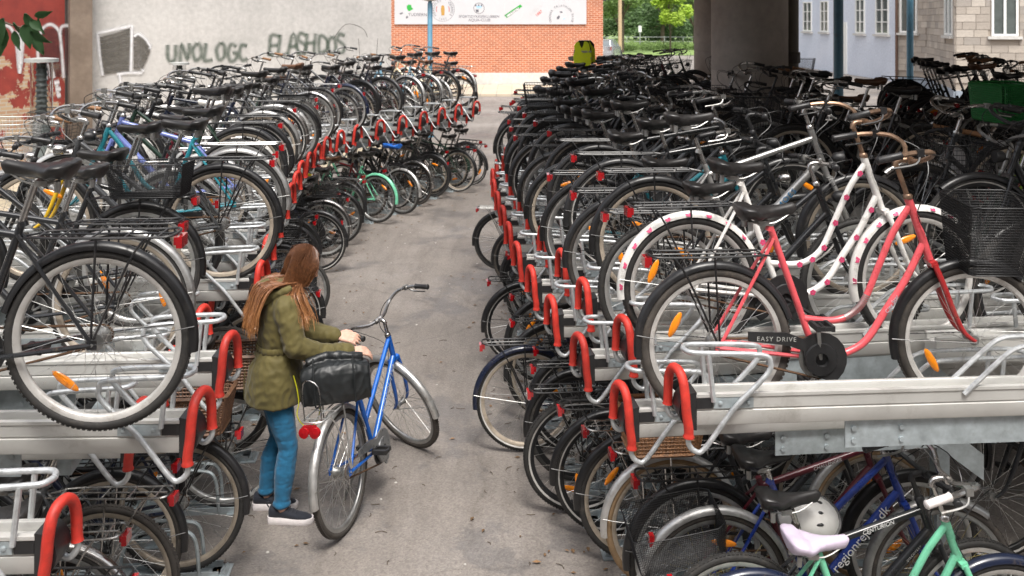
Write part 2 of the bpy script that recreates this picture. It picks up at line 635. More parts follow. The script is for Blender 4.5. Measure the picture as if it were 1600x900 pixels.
def mesh_cables(kind):
    mb = MB()
    c = bar_centre(kind)
    for s in (-1, 1):
        st = c + (Vector((-.03, s * .18, .01)) if kind == 'flat' else Vector((-.04, s * .26, .075)))
        mb.tube(cr([st, c + Vector((.10, s * .16, .03)), c + Vector((.11, s * .06, -.07)), HTT + Vector((.035, s * .025, -.05)), HTB + Vector((.02, s * .03, .0))], 5), .0026, 4)
    return mb

def mesh_crank():
    mb = MB()
    mb.lathe([(.058, -.050), (.092, -.050), (.094, -.047), (.092, -.044), (.058, -.044)], 24, 'y', caps=False)
    for k in range(5):
        a = 2 * pi * k / 5
        mb.tube([(.01 * cos(a), -.047, .01 * sin(a)), (.07 * cos(a), -.047, .07 * sin(a))], .006, 4)
    mb.lathe([(.018, -.066), (.02, -.05), (.02, .05), (.018, .066)], 10, 'y')
    for s in (-1, 1):
        mb.tube([(0, s * .058, 0), (s * .05, s * .066, 0), (s * .168, s * .074, 0)], [.012, .009, .0105], 6)
    return mb

def mesh_pedal():
    mb = MB()
    mb.lathe([(.007, -.05), (.007, .05)], 7, 'y')
    for s in (-1, 1):
        mb.box((s * .032, 0, 0), (.016, .092, .024))
        mb.box((0, s * .042, 0), (.056, .010, .018))
    return mb

def mesh_chain():
    mb = MB()
    c1, r1, c2, r2 = Vector((0, -.047, .345)), .036, Vector((BB.x, -.047, BB.z)), .09
    pts = [c1 + Vector((r1 * cos(radians(a)), 0, r1 * sin(radians(a)))) for a in range(95, 280, 25)]
    pts += [c2 + Vector((r2 * cos(radians(a)), 0, r2 * sin(radians(a)))) for a in range(-92, 95, 22)]
    mb.tube(pts, .0055, 4, closed=True)
    return mb

def mesh_chainguard(full):
    mb = MB()
    top = []
    for a in range(-70, 131, 20):
        top.append((BB.x + .118 * cos(radians(a)), BB.z + .118 * sin(radians(a))))
    if full:
        poly = [(BB.x - .06, BB.z - .105)] + top + [(.20, .425), (.02, .415), (-.055, .38), (-.055, .315), (.0, .295), (.15, .255)]
    else:
        poly = [(BB.x + .02, BB.z - .09)] + top + [(.30, .405), (.13, .412), (.13, .372), (.30, .35), (.375, .325), (.385, .26), (.42, .215)]
    mb.prism(poly, -.066, -.056)
    mb.lathe([(.074, -.0665), (.070, -.074), (.030, -.078), (.026, -.0665)], 20, 'y', BB)
    return mb

def mesh_rack():
    mb = MB()
    z, zr = .742, .742
    mb.tube(cr([(.21, -.045, z + .0), (.10, -.062, z), (-.20, -.066, z), (-.285, -.060, z + .004), (-.305, 0, z + .006), (-.285, .060, z + .004), (-.20, .066, z), (.10, .062, z), (.21, .045, z)], 3), .0052, 6)
    for x in (-.24, -.12, 0.0, .12):
        mb.tube([(x, -.064, z), (x, .064, z)], .0042, 5)
    mb.tube([(-.28, 0, z), (.2, 0, z)], .0042, 5)
    mb.tube([(.2, -.045, z), (.2, .045, z)], .005, 5)
    for s in (-1, 1):
        mb.tube(cr([(-.20, s * .066, z), (-.14, s * .078, z - .09), (-.01, s * .074, .37)], 3), .005, 5)
        mb.tube([(-.02, s * .066, z), (.0, s * .074, .37)], .005, 5)
        mb.tube([(.2, s * .04, z), (STT.x - .01, s * .02, STT.z - .03)], .0045, 5)
    return mb

def mesh_kickstand(down):
    mb = MB()
    if down:
        mb.tube(cr([(.36, .03, .27), (.34, .10, .14), (.335, .17, .012)], 3), .008, 6)
        mb.box((.335, .172, .008), (.03, .05, .012))
    else:
        mb.tube(cr([(.36, .045, .27), (.22, .075, .27), (.06, .085, .28)], 3), .008, 6)
        mb.box((.05, .085, .278), (.04, .02, .02))
    return mb

def mesh_light_front():
    mb = MB()
    mb.lathe([(.012, -.035), (.030, -.02), (.036, .018), (.034, .028)], 12, 'x', (.955, 0, .80))
    mb.box((.925, 0, .785), (.05, .012, .012))
    return mb

def mesh_reflector():
    mb = MB()
    mb.ellipsoid((0, 0, 0), (.062, .008, .018), 12, 6)
    mb.box((0, .006, 0), (.02, .012, .012))
    return mb

def wire_box(bx, by, tx, ty, z0, z1, nx, ny, nz, r=.0016, x0=0.0, tilt=0.0, bottom=True):
    """tapered open basket of wires: half sizes bx,by at the bottom, tx,ty at the top"""
    mb = MB()
    def P(u, v, h):
        f = h
        return Vector((x0 + tilt * f + u * (bx + (tx - bx) * f), v * (by + (ty - by) * f), z0 + (z1 - z0) * f))
    for k in range(nz + 1):
        h = k / nz
        rr = r * (2.2 if k in (0, nz) else 1)
        pts = [P(-1, -.8, h), P(-.8, -1, h), P(.8, -1, h), P(1, -.8, h), P(1, .8, h), P(.8, 1, h), P(-.8, 1, h), P(-1, .8, h)]
        mb.tube(pts, rr, 4, closed=True)
    for s in (-1, 1):
        for k in range(nx + 1):
            u = -.9 + 1.8 * k / nx
            mb.tube([P(u, s, 0), P(u, s, 1)], r, 3, caps=False)
        for k in range(ny + 1):
            v = -.9 + 1.8 * k / ny
            mb.tube([P(s, v, 0), P(s, v, 1)], r, 3, caps=False)
    if bottom:
        for k in range(nx + 1):
            u = -.9 + 1.8 * k / nx
            mb.tube([P(u, -1, 0), P(u, 1, 0)], r, 3, caps=False)
        for k in range(ny + 1):
            v = -.9 + 1.8 * k / ny
            mb.tube([P(-1, v, 0), P(1, v, 0)], r, 3, caps=False)
    return mb

BASKET = {
    'front_wire': lambda: wire_box(.115, .14, .165, .19, .80, 1.05, 12, 14, 9, .0015, 1.10),
    'front_mesh': lambda: wire_box(.120, .13, .165, .19, .665, .975, 36, 42, 26, .0014, 1.135, .03),
    'front_wicker': lambda: wire_box(.11, .15, .15, .19, .80, 1.03, 16, 20, 12, .0052, 1.09),
    'rear_wire': lambda: wire_box(.17, .11, .20, .15, .755, .955, 14, 10, 8, .0015, -.06),
    'rear_mesh': lambda: wire_box(.19, .12, .21, .15, .752, .935, 44, 32, 18, .0013, -.06),
    'rear_wicker': lambda: wire_box(.17, .13, .20, .16, .755, .945, 18, 15, 10, .0055, -.06),
    'crate': lambda: wire_box(.15, .20, .17, .22, .86, 1.12, 22, 28, 16, .0042, 1.10),
}
BASKET_MAT = {'front_wire': 'wire_black', 'front_mesh': 'wire_black', 'front_wicker': 'wicker', 'rear_wire': 'wire_black', 'rear_mesh': 'wire_black',
              'rear_wicker': 'wicker', 'crate': 'green_plastic'}

DEF = dict(frame='step', col='black', R=.345, w=.019, rim='alu', tyre='rubber', stripe=False, fender='satin_black', fork=None, rack='satin_black', saddle='saddle',
           sad='wide', sadh=.985, bar='city', barmat='chrome', grip='plastic', basket=None, guard='plastic', full=False, light=True, steer=0.0,
           refl=True, hi=False, kick=False, lever=True, crank=None, bmat=None, hub='steel', spokes=28, spoke='spoke', ext=0.0, tall=0.0, bM=None)

def bicycle(M, label, group, **kw):
    s = dict(DEF)
    s.update(kw)
    R, w, hi = s['R'], s['w'], s['hi']
    key = (R, w, hi)
    root = thing('bicycle', label, 'bicycle', M @ T(0, 0, R - .345), group)
    S = steer(s['steer'])
    pm = paint(s['col'])
    fm = paint(s['fork']) if s['fork'] else pm
    S = T(s['ext'], 0, 0) @ S
    SB = S @ T((HTT - HTB).normalized() * s['tall'])
    fr = part('frame', cached(('frame', s['frame'], s['ext'], s['tall']), lambda: mesh_frame(s['frame'], s['ext'], s['tall'])), pm, root)
    part('fork', cached(('fork',), mesh_fork), fm, root, S)
    for front in (False, True):
        Mw = (S @ T(WB, 0, .345)) if front else T(0, 0, .345)
        Mw = Mw @ RY(rnd.uniform(0, 6.28))
        wh = part('wheel', cached(('rim',) + key, lambda: mesh_rim(R, w, hi)), MAT[s['rim']], root, Mw)
        part('tyre', cached(('tyre',) + key, lambda: mesh_tyre(R, w, hi)), MAT[s['tyre']], wh)
        if s['stripe']:
            part('reflective_stripe', cached(('stripe',) + key, lambda: mesh_stripe(R, w)), MAT['alu_pale'], wh)
        hr, hw_ = (.022, .034) if front else (.034, .036)
        part('spokes', cached(('spokes', R, w, s['spokes'], front), lambda: mesh_spokes(R, w, s['spokes'], hr, hw_)), MAT[s['spoke']], wh, kind='stuff')
        part('hub', cached(('hub', front), lambda: mesh_hub(hr, hw_, not front)), MAT[s['hub']], wh)
        if s['refl'] and (hi or rnd.random() < .5):
            a = rnd.uniform(0, 6.28)
            part('wheel_reflector', cached(('reflector',), mesh_reflector), MAT['orange'], wh, RY(a) @ T(0, -.012, R * .60))
    if s['fender']:
        fmat = MAT[s['fender']] if s['fender'] in MAT else paint(s['fender'])
        a = part('mudguard', cached(('fender', R, 'r'), lambda: mesh_fender(R + .012, 18, 188)), fmat, root, T(0, 0, .345))
        b = part('mudguard', cached(('fender', R, 'f'), lambda: mesh_fender(R + .012, 52, 196)), fmat, root, S @ T(WB, 0, .345))
        for q, an in ((a, 172), (b, 180)):
            part('mudguard_stay', cached(('fstay', R, an), lambda: mesh_fstay(R + .012, an)), MAT['steel' if s['fender'] != 'satin_black' else 'satin_black'], q)
    sp = STT + (STT - BB).normalized() * (.03 + s['tall'] * .6)
    sax = (STT - BB).normalized()
    k = (s['sadh'] - .05 - sp.z) / sax.z
    top = sp + sax * k
    part('seat_post', cached(('seat_post', round(k, 3)), lambda: MB().tube([sp - sax * .03, top], .0132, 9)), MAT['chrome'], root)
    sd = part('saddle', cached(('saddle', s['sad']), lambda: mesh_saddle(s['sad'])), MAT[s['saddle']], root, T(top + Vector((-.01, 0, .05))) @ RY(rnd.uniform(-.06, .06)))
    part('saddle_rails', cached(('saddle_rails',), mesh_saddle_rails), MAT['steel'], sd)
    part('handlebar', cached(('bar', s['bar']), lambda: mesh_bar(s['bar'])[0]), MAT[s['barmat']], root, SB)
    for q in (-1, 1):
        part('grip', cached(('grip', s['bar'], q), lambda: mesh_grip(s['bar'], q)), MAT[s['grip']], root, SB)
    if s['lever']:
        for q in (-1, 1):
            part('brake_lever', cached(('levers', s['bar'], q), lambda: mesh_levers(s['bar'], q)), MAT['steel' if s['barmat'] == 'chrome' else 'plastic'], root, SB)
    part('cables', cached(('cables', s['bar']), lambda: mesh_cables(s['bar'])), MAT['plastic'], root, SB)
    ca = s['crank'] if s['crank'] is not None else rnd.uniform(0, 6.28)
    cm = part('crank', cached(('crank',), mesh_crank), MAT['steel' if rnd.random() < .5 else 'plastic'], root, T(BB) @ RY(ca))
    for q in (-1, 1):
        part('pedal', cached(('pedal',), mesh_pedal), MAT['plastic'], cm, T(q * .168, q * .128, 0) @ RY(-ca))
    part('chain', cached(('chain',), mesh_chain), MAT['rust'], root)
    if s['guard']:
        gm = MAT[s['guard']] if s['guard'] in MAT else paint(s['guard'])
        s['_guard'] = part('chain_guard', cached(('chainguard', s['full']), lambda: mesh_chainguard(s['full'])), gm, root)
    if s['rack']:
        part('luggage_rack', cached(('rack',), mesh_rack), MAT[s['rack']], root)
        if hi or rnd.random() < .65:
            part('rear_light', cached(('rear_light',), lambda: MB().box((0, 0, 0), (.022, .075, .042)).box((.016, 0, .0), (.02, .03, .03))), MAT['red_light'], root, T(-.312, 0, .715))
    elif rnd.random() < .7:
        part('rear_light', cached(('rear_light2',), lambda: MB().box((0, 0, 0), (.022, .035, .05)).box((.02, 0, 0), (.03, .014, .014))), MAT['red_light'], root, T(-R * .86, 0, .345 + R * .72 - .02))
    if s['light']:
        part('headlight', cached(('headlight',), mesh_light_front), MAT['plastic' if rnd.random() < .6 else 'chrome'], root, S)
    if s['kick'] is not False:
        part('kickstand', cached(('kickstand', s['kick']), lambda: mesh_kickstand(s['kick'] == 'down')), MAT['steel'], root)
    if s['basket']:
        for bk in (s['basket'] if isinstance(s['basket'], (list, tuple)) else [s['basket']]):
            bm_ = MAT[s['bmat'] or BASKET_MAT[bk]]
            part('basket', cached(('basket', bk), BASKET[bk]), bm_, root, (s['bM'] if bk.startswith('rear') else S))
    root['_s'] = 0
    del root['_s']
    return root, fr, s

# ------------------------------------------------------------------ two-tier racks along two bending rows
def spline(pts, step=.01):
    """dense arc-length table of a Catmull-Rom curve through (X, Y) points"""
    P = cr([(x, y, 0) for x, y in pts], 40)
    tab, L = [(0.0, P[0])], 0.0
    for a, b in zip(P, P[1:]):
        L += (b - a).length
        tab.append((L, b))
    return tab

def on(tab, s):
    for (l0, p0), (l1, p1) in zip(tab, tab[1:]):
        if l1 >= s:
            k = (s - l0) / max(l1 - l0, 1e-9)
            return p0 + (p1 - p0) * k, (p1 - p0).normalized()
    return tab[-1][1], (tab[-1][1] - tab[-2][1]).normalized()

LROW = spline([(-1.12, 2.6), (-1.25, 3.78), (-1.33, 4.43), (-1.55, 5.9), (-1.80, 7.4), (-2.12, 9.5), (-2.30, 11.5), (-2.18, 13.0), (-1.74, 14.3), (-1.30, 15.35), (-.87, 16.5), (-.23, 17.9)])
RROW = spline([(.92, 2.5), (.70, 3.97), (.42, 5.32), (.22, 6.77), (.055, 8.41), (-.05, 10.2), (.02, 11.6), (.32, 13.0), (.78, 14.4), (1.4, 16.2), (2.1, 18.0)])

HI_BASE, LO_BASE = 1.27, 1.16
HI_CON, LO_CON = 1.37, 1.185
LO_B = {'L': 1.10, 'R': 1.10}
HI_B = {'L': 1.27, 'R': 1.29}

def tray_rail():
    prof = [(-.052, 0), (.052, 0), (.055, .004), (.055, .058), (.051, .061), (.051, .066), (.055, .069), (.055, .112), (.060, .116), (.060, .128), (.040, .130), (.036, .126), (.036, .098), (-.036, .098),
            (-.036, .126), (-.040, .130), (-.060, .128), (-.060, .116), (-.055, .112), (-.055, .069), (-.051, .066), (-.051, .061), (-.055, .058), (-.055, .004)]
    return MB().loft([[(x, y, z) for y, z in prof] for x in (.05, 2.22)])

def tray_cap():
    mb = MB()
    out = []
    for k in range(9):
        a = -pi / 2 + pi * k / 8
        out.append((.05 - .072 * cos(a), .060 + .078 * sin(a)))
    mb.prism([(.052, -.016)] + out + [(.052, .136)], -.058, .058)
    return mb

def tray_block():
    mb = MB()
    for s in (-1, 1):
        mb.box((.085, s * .0575, .091), (.066, .006, .040))
    return mb

def tray_plate(side):
    mb = MB()
    for s in (side,):
        mb.box((.205, s * .0570, .091), (.165, .0055, .042))
        for x in (.150, .265):
            mb.lathe([(.009, -.003), (.009, .003), (.005, .0055)], 8, 'y', (x, s * .0615, .091)) if s > 0 else mb.lathe([(.005, -.0055), (.009, -.003), (.009, .003)], 8, 'y', (x, s * .0615, .091))
    return mb

def tray_tube(m):
    mb = MB()
    for s in (-1, 1):
        near = s * m < 0
        z0 = -.03 if near else .05
        xb = .012 if near else -.040
        yb = s * (.080 if near else .066)
        mb.tube(cr([(xb, yb, z0 + .02), (xb, yb, z0 - .03), (xb + .028, yb, z0 - .062), (xb + .07, s * .078, z0 - .05), (.20, s * .078, .075), (.335, s * .074, .205), (.355, s * .068, .255),
                     (.32, s * .062, .285), (.10, s * .056, .295), (.03, s * .045, .297), (.008, 0, .298)], 4), .0112, 8)
        mb.tube([(.12, s * .064, .10), (.10, s * .058, .292)], .0105, 7)
    return mb

def tray_grip(m):
    # inverted U over the tray end; m = -1 / +1 picks the side whose leg hangs lower
    P = [(.012, .080, -.036), (.012, .080, .0), (.004, .078, .06), (.0, .072, .13), (-.005, .056, .185), (-.014, .026, .215), (-.026, -.014, .217), (-.034, -.048, .188),
         (-.038, -.062, .14), (-.038, -.066, .09), (-.040, -.066, .045)]
    P = [(x, -y * m, z) for x, y, z in P]
    Q = cr(P, 4)
    r = [.0195] * len(Q)
    r[0] = .023; r[1] = .0235
    r[-1] = .022
    return MB().tube(Q, r, 10)

RACK_GRP = 'pull-out upper trays of the bicycle racks'
def ordinal(n):
    w = ['', 'first', 'second', 'third', 'fourth', 'fifth', 'sixth', 'seventh', 'eighth', 'ninth', 'tenth', 'eleventh', 'twelfth', 'thirteenth', 'fourteenth', 'fifteenth', 'sixteenth', 'seventeenth', 'eighteenth', 'nineteenth']
    t = {20: 'twentieth', 30: 'thirtieth', 40: 'fortieth'}
    if n < 20: return w[n]
    if n in t: return t[n]
    return ('twenty-' if n < 30 else 'thirty-' if n < 40 else 'forty-') + w[n % 10]

def upper_tray(M, m, label):
    r = thing('rack_tray', label, 'rack tray', M, RACK_GRP)
    part('rail', cached(('tray_rail',), tray_rail), MAT['extr'], r)
    part('end_cap', cached(('tray_cap',), tray_cap), MAT['plastic'], r)
    part('black_insert', cached(('tray_block',), tray_block), MAT['plastic'], r)
    for q in (-1, 1):
        part('bolted_plate', cached(('tray_plate', q), lambda: tray_plate(q)), MAT['galv_sheet'], r)
    h = part('wheel_hoop', cached(('tray_tube', m), lambda: tray_tube(m)), MAT['galv'], r)
    part('grip_sleeve', cached(('tray_grip', m), lambda: tray_grip(m)), MAT['grip_red'], h)
    part('front_hoop', cached(('front_hoop',), front_hoop), MAT['galv'], r)
    return r

def front_hoop():
    mb = MB()
    for s in (-1, 1):
        mb.tube(cr([(1.18, s * .062, .10), (1.34, s * .060, .24), (1.41, s * .060, .285), (1.50, s * .060, .295), (1.80, s * .056, .295), (1.87, s * .045, .294), (1.90, 0, .294)], 4), .0105, 7)
        mb.tube([(1.74, s * .060, .10), (1.76, s * .057, .292)], .0105, 7)
    return mb

def floor_channel():
    mb = MB()
    mb.box((.85, 0, .012), (1.7, .10, .012))
    for s in (-1, 1):
        mb.box((.85, s * .055, .028), (1.7, .008, .045))
        mb.tube(cr([(.10, s * .055, .03), (.12, s * .055, .22), (.20, s * .05, .27), (.42, s * .05, .26), (.52, s * .055, .12), (.54, s * .055, .03)], 4), .010, 6)
    mb.tube([(.2, -.05, .27), (.2, .05, .27)], .010, 6)
    mb.box((.0, 0, .010), (.10, .16, .016), RZ(.0).to_3x3())
    mb.box((-.02, 0, .022), (.03, .10, .03), RY(.5).to_3x3())
    return mb

SKIP = {('L', 5)}
rk_ = random.Random(40)
class Row:
    def __init__(self, tab, side, s0, pitch, n, lo_shift, skew, name):
        self.tab, self.side, self.name = tab, side, name
        self.slots = []
        for i in range(n):
            s = s0 + pitch * i
            p, tg = on(tab, s)
            nrm = Vector((tg.y, -tg.x, 0)) * (1 if side == 'R' else -1)
            t = (nrm + tg * skew).normalized()
            hi = (i % 2 == 0)
            e = p + (t * lo_shift if not hi else Vector((0, 0, 0)))
            self.slots.append((e, t, hi, tg, p))
    def M(self, i, z, inset=0.0, dx=0.0):
        e, t, hi, tg, p = self.slots[i]
        q = e + t * inset + tg * dx
        return T(q.x, q.y, z) @ RZ(atan2(t.y, t.x))

PITCH_T = .34
# left: index 0 is the low tray in the bottom left corner, 1 the high one with the black bicycle
LEFT = Row(LROW, 'L', .78 - .34 + .40, PITCH_T, 43, 0, .08, 'graffiti side')
RIGHT = Row(RROW, 'R', 1.486, PITCH_T, 41, 0, -.10, 'column side')
# left: high trays are the odd ones, low ones are set back .2; right: low ones stick out .16
def fix(row, hi_par, lo_shift):
    out = []
    for i, (e, t, hi, tg, p) in enumerate(row.slots):
        hi = (i % 2 == hi_par)
        out.append((p + (t * 0 if hi else t * lo_shift), t, hi, tg, p))
    row.slots = out
fix(LEFT, 1, .30)
_e, _t, _h, _g, _p = LEFT.slots[0]
_g = _g * .17 - _t * -.05
LEFT.slots[0] = (_e - _g + _t * .1, _t, _h, LEFT.slots[0][3], _p - _g + _t * .1)   # the first tray stands a little apart
fix(RIGHT, 0, -.13)

def build_rack(row, m, name, label, n_from=0):
    n = len(row.slots)
    for i in range(n):
        e, t, hi, tg, p = row.slots[i]
        k = i + 1
        where = ordinal(k) + ' from near end' if k <= (n + 1) // 2 else ordinal(n - k + 1) + ' from far end'
        if (row.side, i) in SKIP:
            continue
        upper_tray(row.M(i, HI_B[row.side] if hi else LO_B[row.side]) @ T(rk_.uniform(-.012, .012), 0, 0) @ RZ(rk_.uniform(-.02, .02)), m, f'{"higher" if hi else "lower"} upper rack tray with red grip, {row.name}, {where}')
    rk = thing('bicycle_rack', label, 'bicycle rack', T(row.slots[0][4].x, row.slots[0][4].y, 0))
    inv = rk.matrix_basis.inverted()
    fc = cached(('floor_channel',), floor_channel)
    for i in range(n):
        part('floor_channel', fc, MAT['galv_sheet'], rk, inv @ row.M(i, -0.012, .12 + (0 if row.slots[i][2] else .1)))
    # long beams under the trays and posts
    for tt, z in ((.62, LO_B[row.side] - .05), (1.72, LO_B[row.side] - .05), (1.72, .06)):
        pts = [row.slots[i][4] + row.slots[i][1] * tt for i in range(2, n)]
        rings = []
        for i, q in enumerate(pts):
            t = row.slots[i + 2][1]
            rings.append([(q.x + t.x * a - rk.location.x, q.y + t.y * a - rk.location.y, z + b) for a, b in ((-.03, -.042), (.03, -.042), (.03, .042), (-.03, .042))])
        obj('beam', MB().loft(rings), MAT['galv_sheet'], rk)
    post = MB().box((0, 0, (LO_BASE - .1) / 2), (.07, .07, LO_BASE - .1)).box((0, 0, .006), (.18, .18, .012)).mesh('post', False)
    # support arm: a bent galvanised plate profile with bolts
    arm = MB().prism([(.62, -.115), (.62, -.005), (1.42, -.005), (1.62, -.16), (1.62, -.28), (1.40, -.115)], -.004, .004)
    for x in (.655, .86):
        for z in (-.035, -.085):
            arm.lathe([(.011, -.012), (.011, .012)], 8, 'y', (x, 0, z))
    arm = arm.mesh('arm')
    for i in range(0, n, 1):
        if i % 4 == 2:
            part('post', post, MAT['galv_sheet'], rk, inv @ row.M(i, 0.0, 1.72, PITCH_T / 2))
        hi = row.slots[i][2]
        part('support_arm', arm, MAT['galv_sheet'], rk, inv @ row.M(i, (HI_B[row.side] if hi else LO_B[row.side]) - .004, .06, -.03 * m))
    return rk

def place(row, i, upper, inset=.37, lean=0.0, dx=0.0, yaw=0.0, dz=0.0):
    hi = row.slots[i][2]
    z = ((HI_CON if hi else LO_B[row.side] + .105) if upper else .010) + dz
    return row.M(i, z, inset + (0 if upper else (0 if hi else 0)), dx) @ RZ(yaw) @ RX(lean)

# ------------------------------------------------------------------ the setting
def asphalt_mat():
    m, nt, b = new_mat('asphalt')
    N, Lk = nt.nodes, nt.links
    def mixmul(a_, b_, f):
        mx = N.new('ShaderNodeMix'); mx.data_type = 'RGBA'; mx.blend_type = 'MULTIPLY'
        mx.inputs['Factor'].default_value = f
        Lk.new(a_, mx.inputs['A']); Lk.new(b_, mx.inputs['B'])
        return mx.outputs['Result']
    n1 = add_noise(nt, 0.35, 5)
    base = ramp(nt, n1.outputs['Fac'], [(0.30, (0.165, 0.146, 0.131)), (0.52, (0.222, 0.198, 0.180)), (0.72, (0.30, 0.272, 0.252))])
    # worn, ragged-edged sealed patches
    n3 = add_noise(nt, 0.8, 12, rough=0.74)
    patch = ramp(nt, n3.outputs['Fac'], [(0.425, (0.74, 0.76, 0.79)), (0.455, (0.93, 0.935, 0.94)), (0.60, (1, 1, 1)), (0.66, (1.09, 1.08, 1.07))])
    # dirt streaks along the aisle
    tc = N.new('ShaderNodeTexCoord')
    mp = N.new('ShaderNodeMapping'); mp.inputs['Scale'].default_value = (3.2, .45, 1)
    Lk.new(tc.outputs['Object'], mp.inputs['Vector'])
    n4 = N.new('ShaderNodeTexNoise'); n4.inputs['Scale'].default_value = 1.6; n4.inputs['Detail'].default_value = 10; n4.inputs['Roughness'].default_value = .7
    Lk.new(mp.outputs[0], n4.inputs['Vector'])
    streak = ramp(nt, n4.outputs['Fac'], [(0.36, (0.80, 0.79, 0.78)), (0.52, (1, 1, 1)), (0.7, (1.07, 1.07, 1.06))])
    # aggregate
    vo = N.new('ShaderNodeTexVoronoi'); vo.inputs['Scale'].default_value = 95
    Lk.new(tc.outputs['Object'], vo.inputs['Vector'])
    agg = ramp(nt, vo.outputs['Color'], [(0.05, (0.66, 0.65, 0.64)), (0.45, (1, 1, 1)), (0.9, (1.34, 1.33, 1.30))])
    n2 = add_noise(nt, 38, 6, rough=.8)
    gr = ramp(nt, n2.outputs['Fac'], [(0.33, (0.76, 0.76, 0.76)), (0.67, (1.2, 1.2, 1.19))])
    # hairline cracks
    nw = add_noise(nt, 1.4, 5)
    mxv = N.new('ShaderNodeMix'); mxv.data_type = 'VECTOR'; mxv.inputs['Factor'].default_value = .22
    Lk.new(tc.outputs['Object'], mxv.inputs['A']); Lk.new(nw.outputs['Color'], mxv.inputs['B'])
    vc = N.new('ShaderNodeTexVoronoi'); vc.feature = 'DISTANCE_TO_EDGE'; vc.inputs['Scale'].default_value = .42
    Lk.new(mxv.outputs['Result'], vc.inputs['Vector'])
    crack = ramp(nt, vc.outputs['Distance'], [(0.0, (0.5, 0.49, 0.47)), (0.003, (0.70, 0.69, 0.68)), (0.005, (1, 1, 1))])
    c = mixmul(base.outputs['Color'], patch.outputs['Color'], 1)
    c = mixmul(c, streak.outputs['Color'], .9)
    c = mixmul(c, agg.outputs['Color'], .55)
    c = mixmul(c, gr.outputs['Color'], .6)
    c = mixmul(c, crack.outputs['Color'], .30)
    Lk.new(c, b.inputs['Base Color'])
    rr = ramp(nt, n3.outputs['Fac'], [(0.40, 0.45), (0.50, 0.8)])
    Lk.new(rr.outputs['Color'], b.inputs['Roughness'])
    bump(nt, b, vo.outputs['Distance'], 0.35, 0.006)
    return m

def masonry_mat(name, c1, c2, mortar, bw, bh, mort, warp=0.3, rough=0.85):
    m, nt, b = new_mat(name)
    tc = nt.nodes.new('ShaderNodeTexCoord')
    mp = nt.nodes.new('ShaderNodeMapping')
    mp.inputs['Rotation'].default_value = (radians(90), 0, 0)
    nt.links.new(tc.outputs['Object'], mp.inputs['Vector'])
    br = nt.nodes.new('ShaderNodeTexBrick')
    br.inputs['Color1'].default_value = (*c1, 1)
    br.inputs['Color2'].default_value = (*c2, 1)
    br.inputs['Mortar'].default_value = (*mortar, 1)
    br.inputs['Scale'].default_value = 1
    br.inputs['Brick Width'].default_value = bw
    br.inputs['Row Height'].default_value = bh
    br.inputs['Mortar Size'].default_value = mort
    br.inputs['Mortar Smooth'].default_value = 0.3
    nt.links.new(mp.outputs[0], br.inputs['Vector'])
    n = add_noise(nt, 1.2, 5)
    rr = ramp(nt, n.outputs['Fac'], [(0.3, (1 - warp,) * 3), (0.7, (1 + warp * .5,) * 3)])
    mx = nt.nodes.new('ShaderNodeMix'); mx.data_type = 'RGBA'; mx.blend_type = 'MULTIPLY'
    mx.inputs['Factor'].default_value = 1
    nt.links.new(br.outputs['Color'], mx.inputs['A'])
    nt.links.new(rr.outputs['Color'], mx.inputs['B'])
    nt.links.new(mx.outputs['Result'], b.inputs['Base Color'])
    b.inputs['Roughness'].default_value = rough
    bump(nt, b, br.outputs['Fac'], -0.4, 0.01)
    return m

def concrete_mat(name, lo, mid, hi, scale=0.5, rough=0.85, stripe=0.0):
    m, nt, b = new_mat(name)
    n = add_noise(nt, scale, 8, rough=0.62)
    n2 = add_noise(nt, 9, 6)
    r = ramp(nt, n.outputs['Fac'], [(0.28, lo), (0.5, mid), (0.72, hi)])
    r2 = ramp(nt, n2.outputs['Fac'], [(0.3, (0.86,) * 3), (0.7, (1.08,) * 3)])
    mx = nt.nodes.new('ShaderNodeMix'); mx.data_type = 'RGBA'; mx.blend_type = 'MULTIPLY'
    mx.inputs['Factor'].default_value = 1
    nt.links.new(r.outputs['Color'], mx.inputs['A'])
    nt.links.new(r2.outputs['Color'], mx.inputs['B'])
    nt.links.new(mx.outputs['Result'], b.inputs['Base Color'])
    b.inputs['Roughness'].default_value = rough
    bump(nt, b, n2.outputs['Fac'], 0.25, 0.01)
    return m

M_ASPH = asphalt_mat()
M_WALL = concrete_mat('rendered wall', (0.40, 0.39, 0.375), (0.50, 0.485, 0.468), (0.57, 0.555, 0.535), 0.45)
M_PIER = concrete_mat('stained pier', (0.10, 0.075, 0.055), (0.17, 0.13, 0.10), (0.24, 0.19, 0.15), 1.2)
M_COLUMN = concrete_mat('column concrete', (0.32, 0.28, 0.25), (0.42, 0.375, 0.335), (0.50, 0.45, 0.41), 0.9)
M_BRICK = masonry_mat('orange brickwork', (0.46, 0.140, 0.060), (0.34, 0.090, 0.040), (0.56, 0.37, 0.27), 0.25, 0.085, 0.014, 0.12)
M_PLINTH = concrete_mat('plinth render', (0.46, 0.45, 0.43), (0.55, 0.54, 0.51), (0.62, 0.60, 0.57), 0.6)
M_PAVE = masonry_mat('paving', (0.52, 0.44, 0.33), (0.46, 0.39, 0.30), (0.34, 0.30, 0.25), 0.6, 0.6, 0.02, 0.15)
M_COB = masonry_mat('yellow setts', (0.42, 0.36, 0.25), (0.33, 0.28, 0.21), (0.22, 0.20, 0.17), 0.18, 0.12, 0.012, 0.3)
M_GRASS = pmat('grass', (0.17, 0.25, 0.07), 0.9, 0, 0.35, 2)
M_BLUEWALL = concrete_mat('pale blue render', (0.56, 0.61, 0.70), (0.62, 0.67, 0.76), (0.67, 0.71, 0.79), 0.4)
M_WHITE = pmat('white paint', (0.78, 0.78, 0.76), 0.45, 0, 0.03, 8)
M_GLASS = pmat('window glass', (0.10, 0.115, 0.11), 0.06, 0, 0.2, 3)
